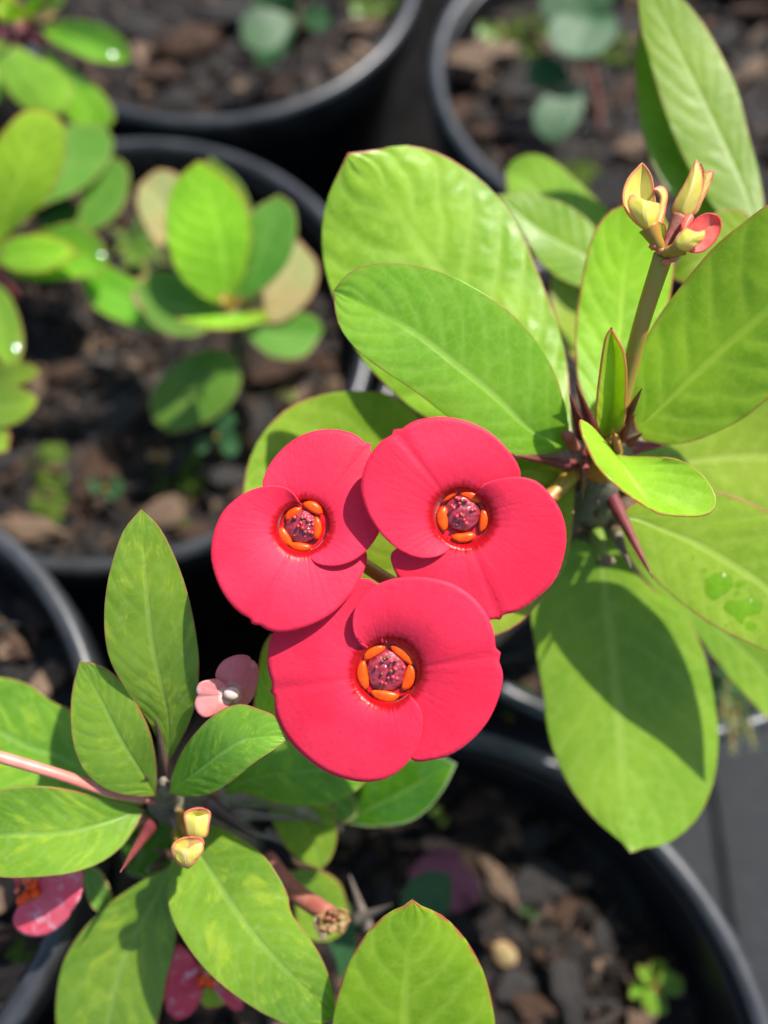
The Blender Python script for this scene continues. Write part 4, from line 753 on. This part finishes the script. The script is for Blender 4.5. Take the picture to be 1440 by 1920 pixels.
seedling('B', (825, 1545), [((824, 1535), (815, 1512), [(806, 1525)], [(826, 1515)], (.282, .281, .281)), ((824, 1535), (838, 1545), [(828, 1552)], [(840, 1530)], (.282, .281, .281))], .28, 'tiny yellow-green sprout below the dark glossy leaf', M_far)
seedling('M', (955, 1345), [((952, 1335), (936, 1325), [(938, 1340)], [(944, 1318)], (.284, .283, .283)), ((952, 1335), (968, 1332), [(960, 1322)], [(964, 1346)], (.284, .283, .283))], .28, 'tiny sprout on the soil beside the lower red flower', M_weed)
seedling('M', (985, 1300), [((982, 1295), (970, 1285), [(970, 1296)], [(977, 1280)], (.286, .285, .285)), ((982, 1295), (998, 1290), [(990, 1282)], [(994, 1302)], (.286, .285, .285))], .28, 'tiny sprout beside the brown chip under the large-leaved plant', M_weed)
seedling('B', (790, 1715), [((800, 1720), (845, 1640), [(750, 1700), (770, 1650), (810, 1632)], [(838, 1715), (848, 1680)], (.258, .256, .256)), ((790, 1720), (740, 1730), [(760, 1745)], [(760, 1705)], (.258, .257, .257))], .26, 'dull blue-green seedling leaf behind the pointed fresh leaf', M_weed)

seedling('L', (540, 755), [((538, 745), (522, 735), [(524, 748)], [(530, 730)], (.31, .309, .309)), ((538, 745), (556, 742), [(546, 732)], [(552, 754)], (.31, .309, .309))], .3, 'tiny pale sprout beside the pot rim near the round-leaved plant', M_round)
seedling('L', (300, 870), [((298, 858), (278, 848), [(280, 862)], [(288, 842)], (.31, .309, .309)), ((298, 858), (318, 850), [(306, 842)], [(314, 864)], (.31, .309, .309))], .3, 'tiny yellow-green sprout behind the round moss patch', M_tan)
seedling('TR', (925, 75), [((922, 60), (895, 50), [(900, 70)], [(905, 42)], (.40, .398, .398)), ((922, 60), (945, 48), [(930, 42)], [(944, 64)], (.40, .398, .398)), ((922, 60), (925, 85), [(910, 78)], [(935, 75)], (.40, .398, .398))], .4, 'tiny grey-green sprout beside the tan chip in the mossy pot', M_round)
seedling('T', (690, 45), [((688, 25), (660, 10), [(664, 30)], [(672, 2)], (.41, .408, .408)), ((688, 25), (715, 15), [(700, 5)], [(712, 32)], (.41, .408, .408))], .4, 'tiny pale sprout at the far side of the bare-soil pot', M_round)

def feather(key, root_px, tips, label, mats):
    q = onz(*root_px, SOIL[key]); q = np.array([q[0], q[1], soilz(key, q[0], q[1]) - .001])
    t = thing('feathery_weed', q, label, 'weed'); rs = np.random.default_rng(int(root_px[0]))
    for (tx, ty, td) in tips:
        tp = P(tx, ty, td); c = spline([q, (q + tp) / 2 + [0, 0, .006], tp], 14); V = []; F = []
        for i in range(3, 14):
            dirv = c[min(i + 1, 13)] - c[i - 1]; dirv /= np.linalg.norm(dirv)
            for sgn in (-1, 1):
                for rep in range(2):
                    side = np.cross(dirv, [0, 0, 1]); side /= np.linalg.norm(side) + 1e-9
                    v = sgn * side * .8 + dirv * .6 + rs.normal(0, .25, 3); v /= np.linalg.norm(v); L = rs.uniform(.0035, .006) * (1.15 - i / 16)
                    wv = np.cross(v, [.1, .2, 1]); wv *= L * .22 / (np.linalg.norm(wv) + 1e-9); b = len(V)
                    V += [c[i], c[i] + v * L * .5 + wv, c[i] + v * L, c[i] + v * L * .5 - wv, c[i] + v * L * .5 + np.array([0, 0, L * .12])]
                    F += [(b, b + 1, b + 4), (b + 1, b + 2, b + 4), (b + 2, b + 3, b + 4), (b + 3, b, b + 4)]
        o = mesh('frond', V, F, mats, t, attrs={'edge': [1.0] * len(V)}, uv=[(.3, .5)] * len(V))
        tube('stalk', c, [.0005, .0002], M_stalk, t, n=6)
feather('M', (1345, 1265), [(1365, 1290, .262), (1355, 1350, .262), (1375, 1410, .258), (1415, 1400, .258), (1425, 1330, .262), (1395, 1270, .266), (1390, 1380, .262)], 'feathery green weed hanging over the pot edge beside the broad lower leaf', M_weed)
feather('L', (265, 490), [(215, 430, .325), (240, 500, .318), (300, 430, .325), (310, 490, .318), (260, 410, .33), (220, 470, .32), (280, 520, .315)], 'feathery pale weed beside the round-leaved plant', M_round)

def moss(key, px, py, wx, wy, label):
    c = onz(px, py, SOIL[key]); d = (c - C0) @ FW; rs = np.random.default_rng(int(px + py)); V = []; F = []
    for k in range(70):
        a = rs.uniform(0, 6.28); r = math.sqrt(rs.uniform(0, 1)); x = c[0] + r * math.cos(a) * wx * K * d * .5; y = c[1] + r * math.sin(a) * wy * K * d * .6
        s = rs.uniform(.0012, .0026); v = IV1 * (1 + rs.uniform(-.25, .25, (len(IV1), 1))) * [s, s, s * .8] + [x, y, soilz(key, x, y) + .0012]
        b = len(V); V += v.tolist(); F += [[q + b for q in f] for f in IF1]
    o = mesh('moss_patch', V, F, M_moss, loc=c, smooth=False); tagit(o, label, 'moss', None, 'stuff')
moss('L', 95, 870, 60, 60, 'small moss tuft near the long brown chip')
moss('L', 100, 940, 55, 130, 'strip of bright moss between the bark chips')
moss('L', 335, 920, 90, 130, 'round moss patch on the soil beside the upper red flower')
moss('TR', 985, 75, 90, 80, 'moss patch beside the tan chip under the teal seedling')
moss('TR', 1165, 100, 90, 70, 'moss patch behind the teal seedling stem')
moss('TR', 1060, 330, 120, 60, 'moss patch behind the pale lower leaf')
moss('LL', 60, 1770, 70, 60, 'moss patch below the pink flower')
moss('LL', 110, 1700, 70, 40, 'thin moss patch beside the pink flower')
moss('T', 700, 20, 90, 40, 'faint moss patch in the nearly bare pot')

def fallen(key, base, tip, A, B, mat, name, label, cat, lift=.004, fold=.8):
    zs = SOIL[key] + lift
    dd = [(onz(*q, zs) - C0) @ FW for q in (base, tuple(np.mean([base, tip], 0)), tip)]
    t = thing(name, onz(*base, zs), label, cat); ORG[t.name] = onz(*base, zs)
    o = leaf(t, base, tip, A, B, dd, mat, fold=fold, n=14, th=.0004, name='blade')
fallen('B', (800, 1600), (895, 1690), [(765, 1640), (790, 1680), (850, 1710)], [(850, 1590), (868, 1620), (900, 1660)], petalmat('bract_faded', (.24, .06, .09), (.32, .10, .14), (.2, .05, .05)), 'fallen_petal', 'faded pink fallen petal on the soil in the ringed pot', 'petal', lift=.005)
fallen('B', (925, 1770), (968, 1808), [(928, 1795), (945, 1812)], [(948, 1765), (968, 1785)], M_tan, 'fallen_bud', 'yellowish fallen bud on the soil in the ringed pot', 'bud', lift=.005, fold=-1)
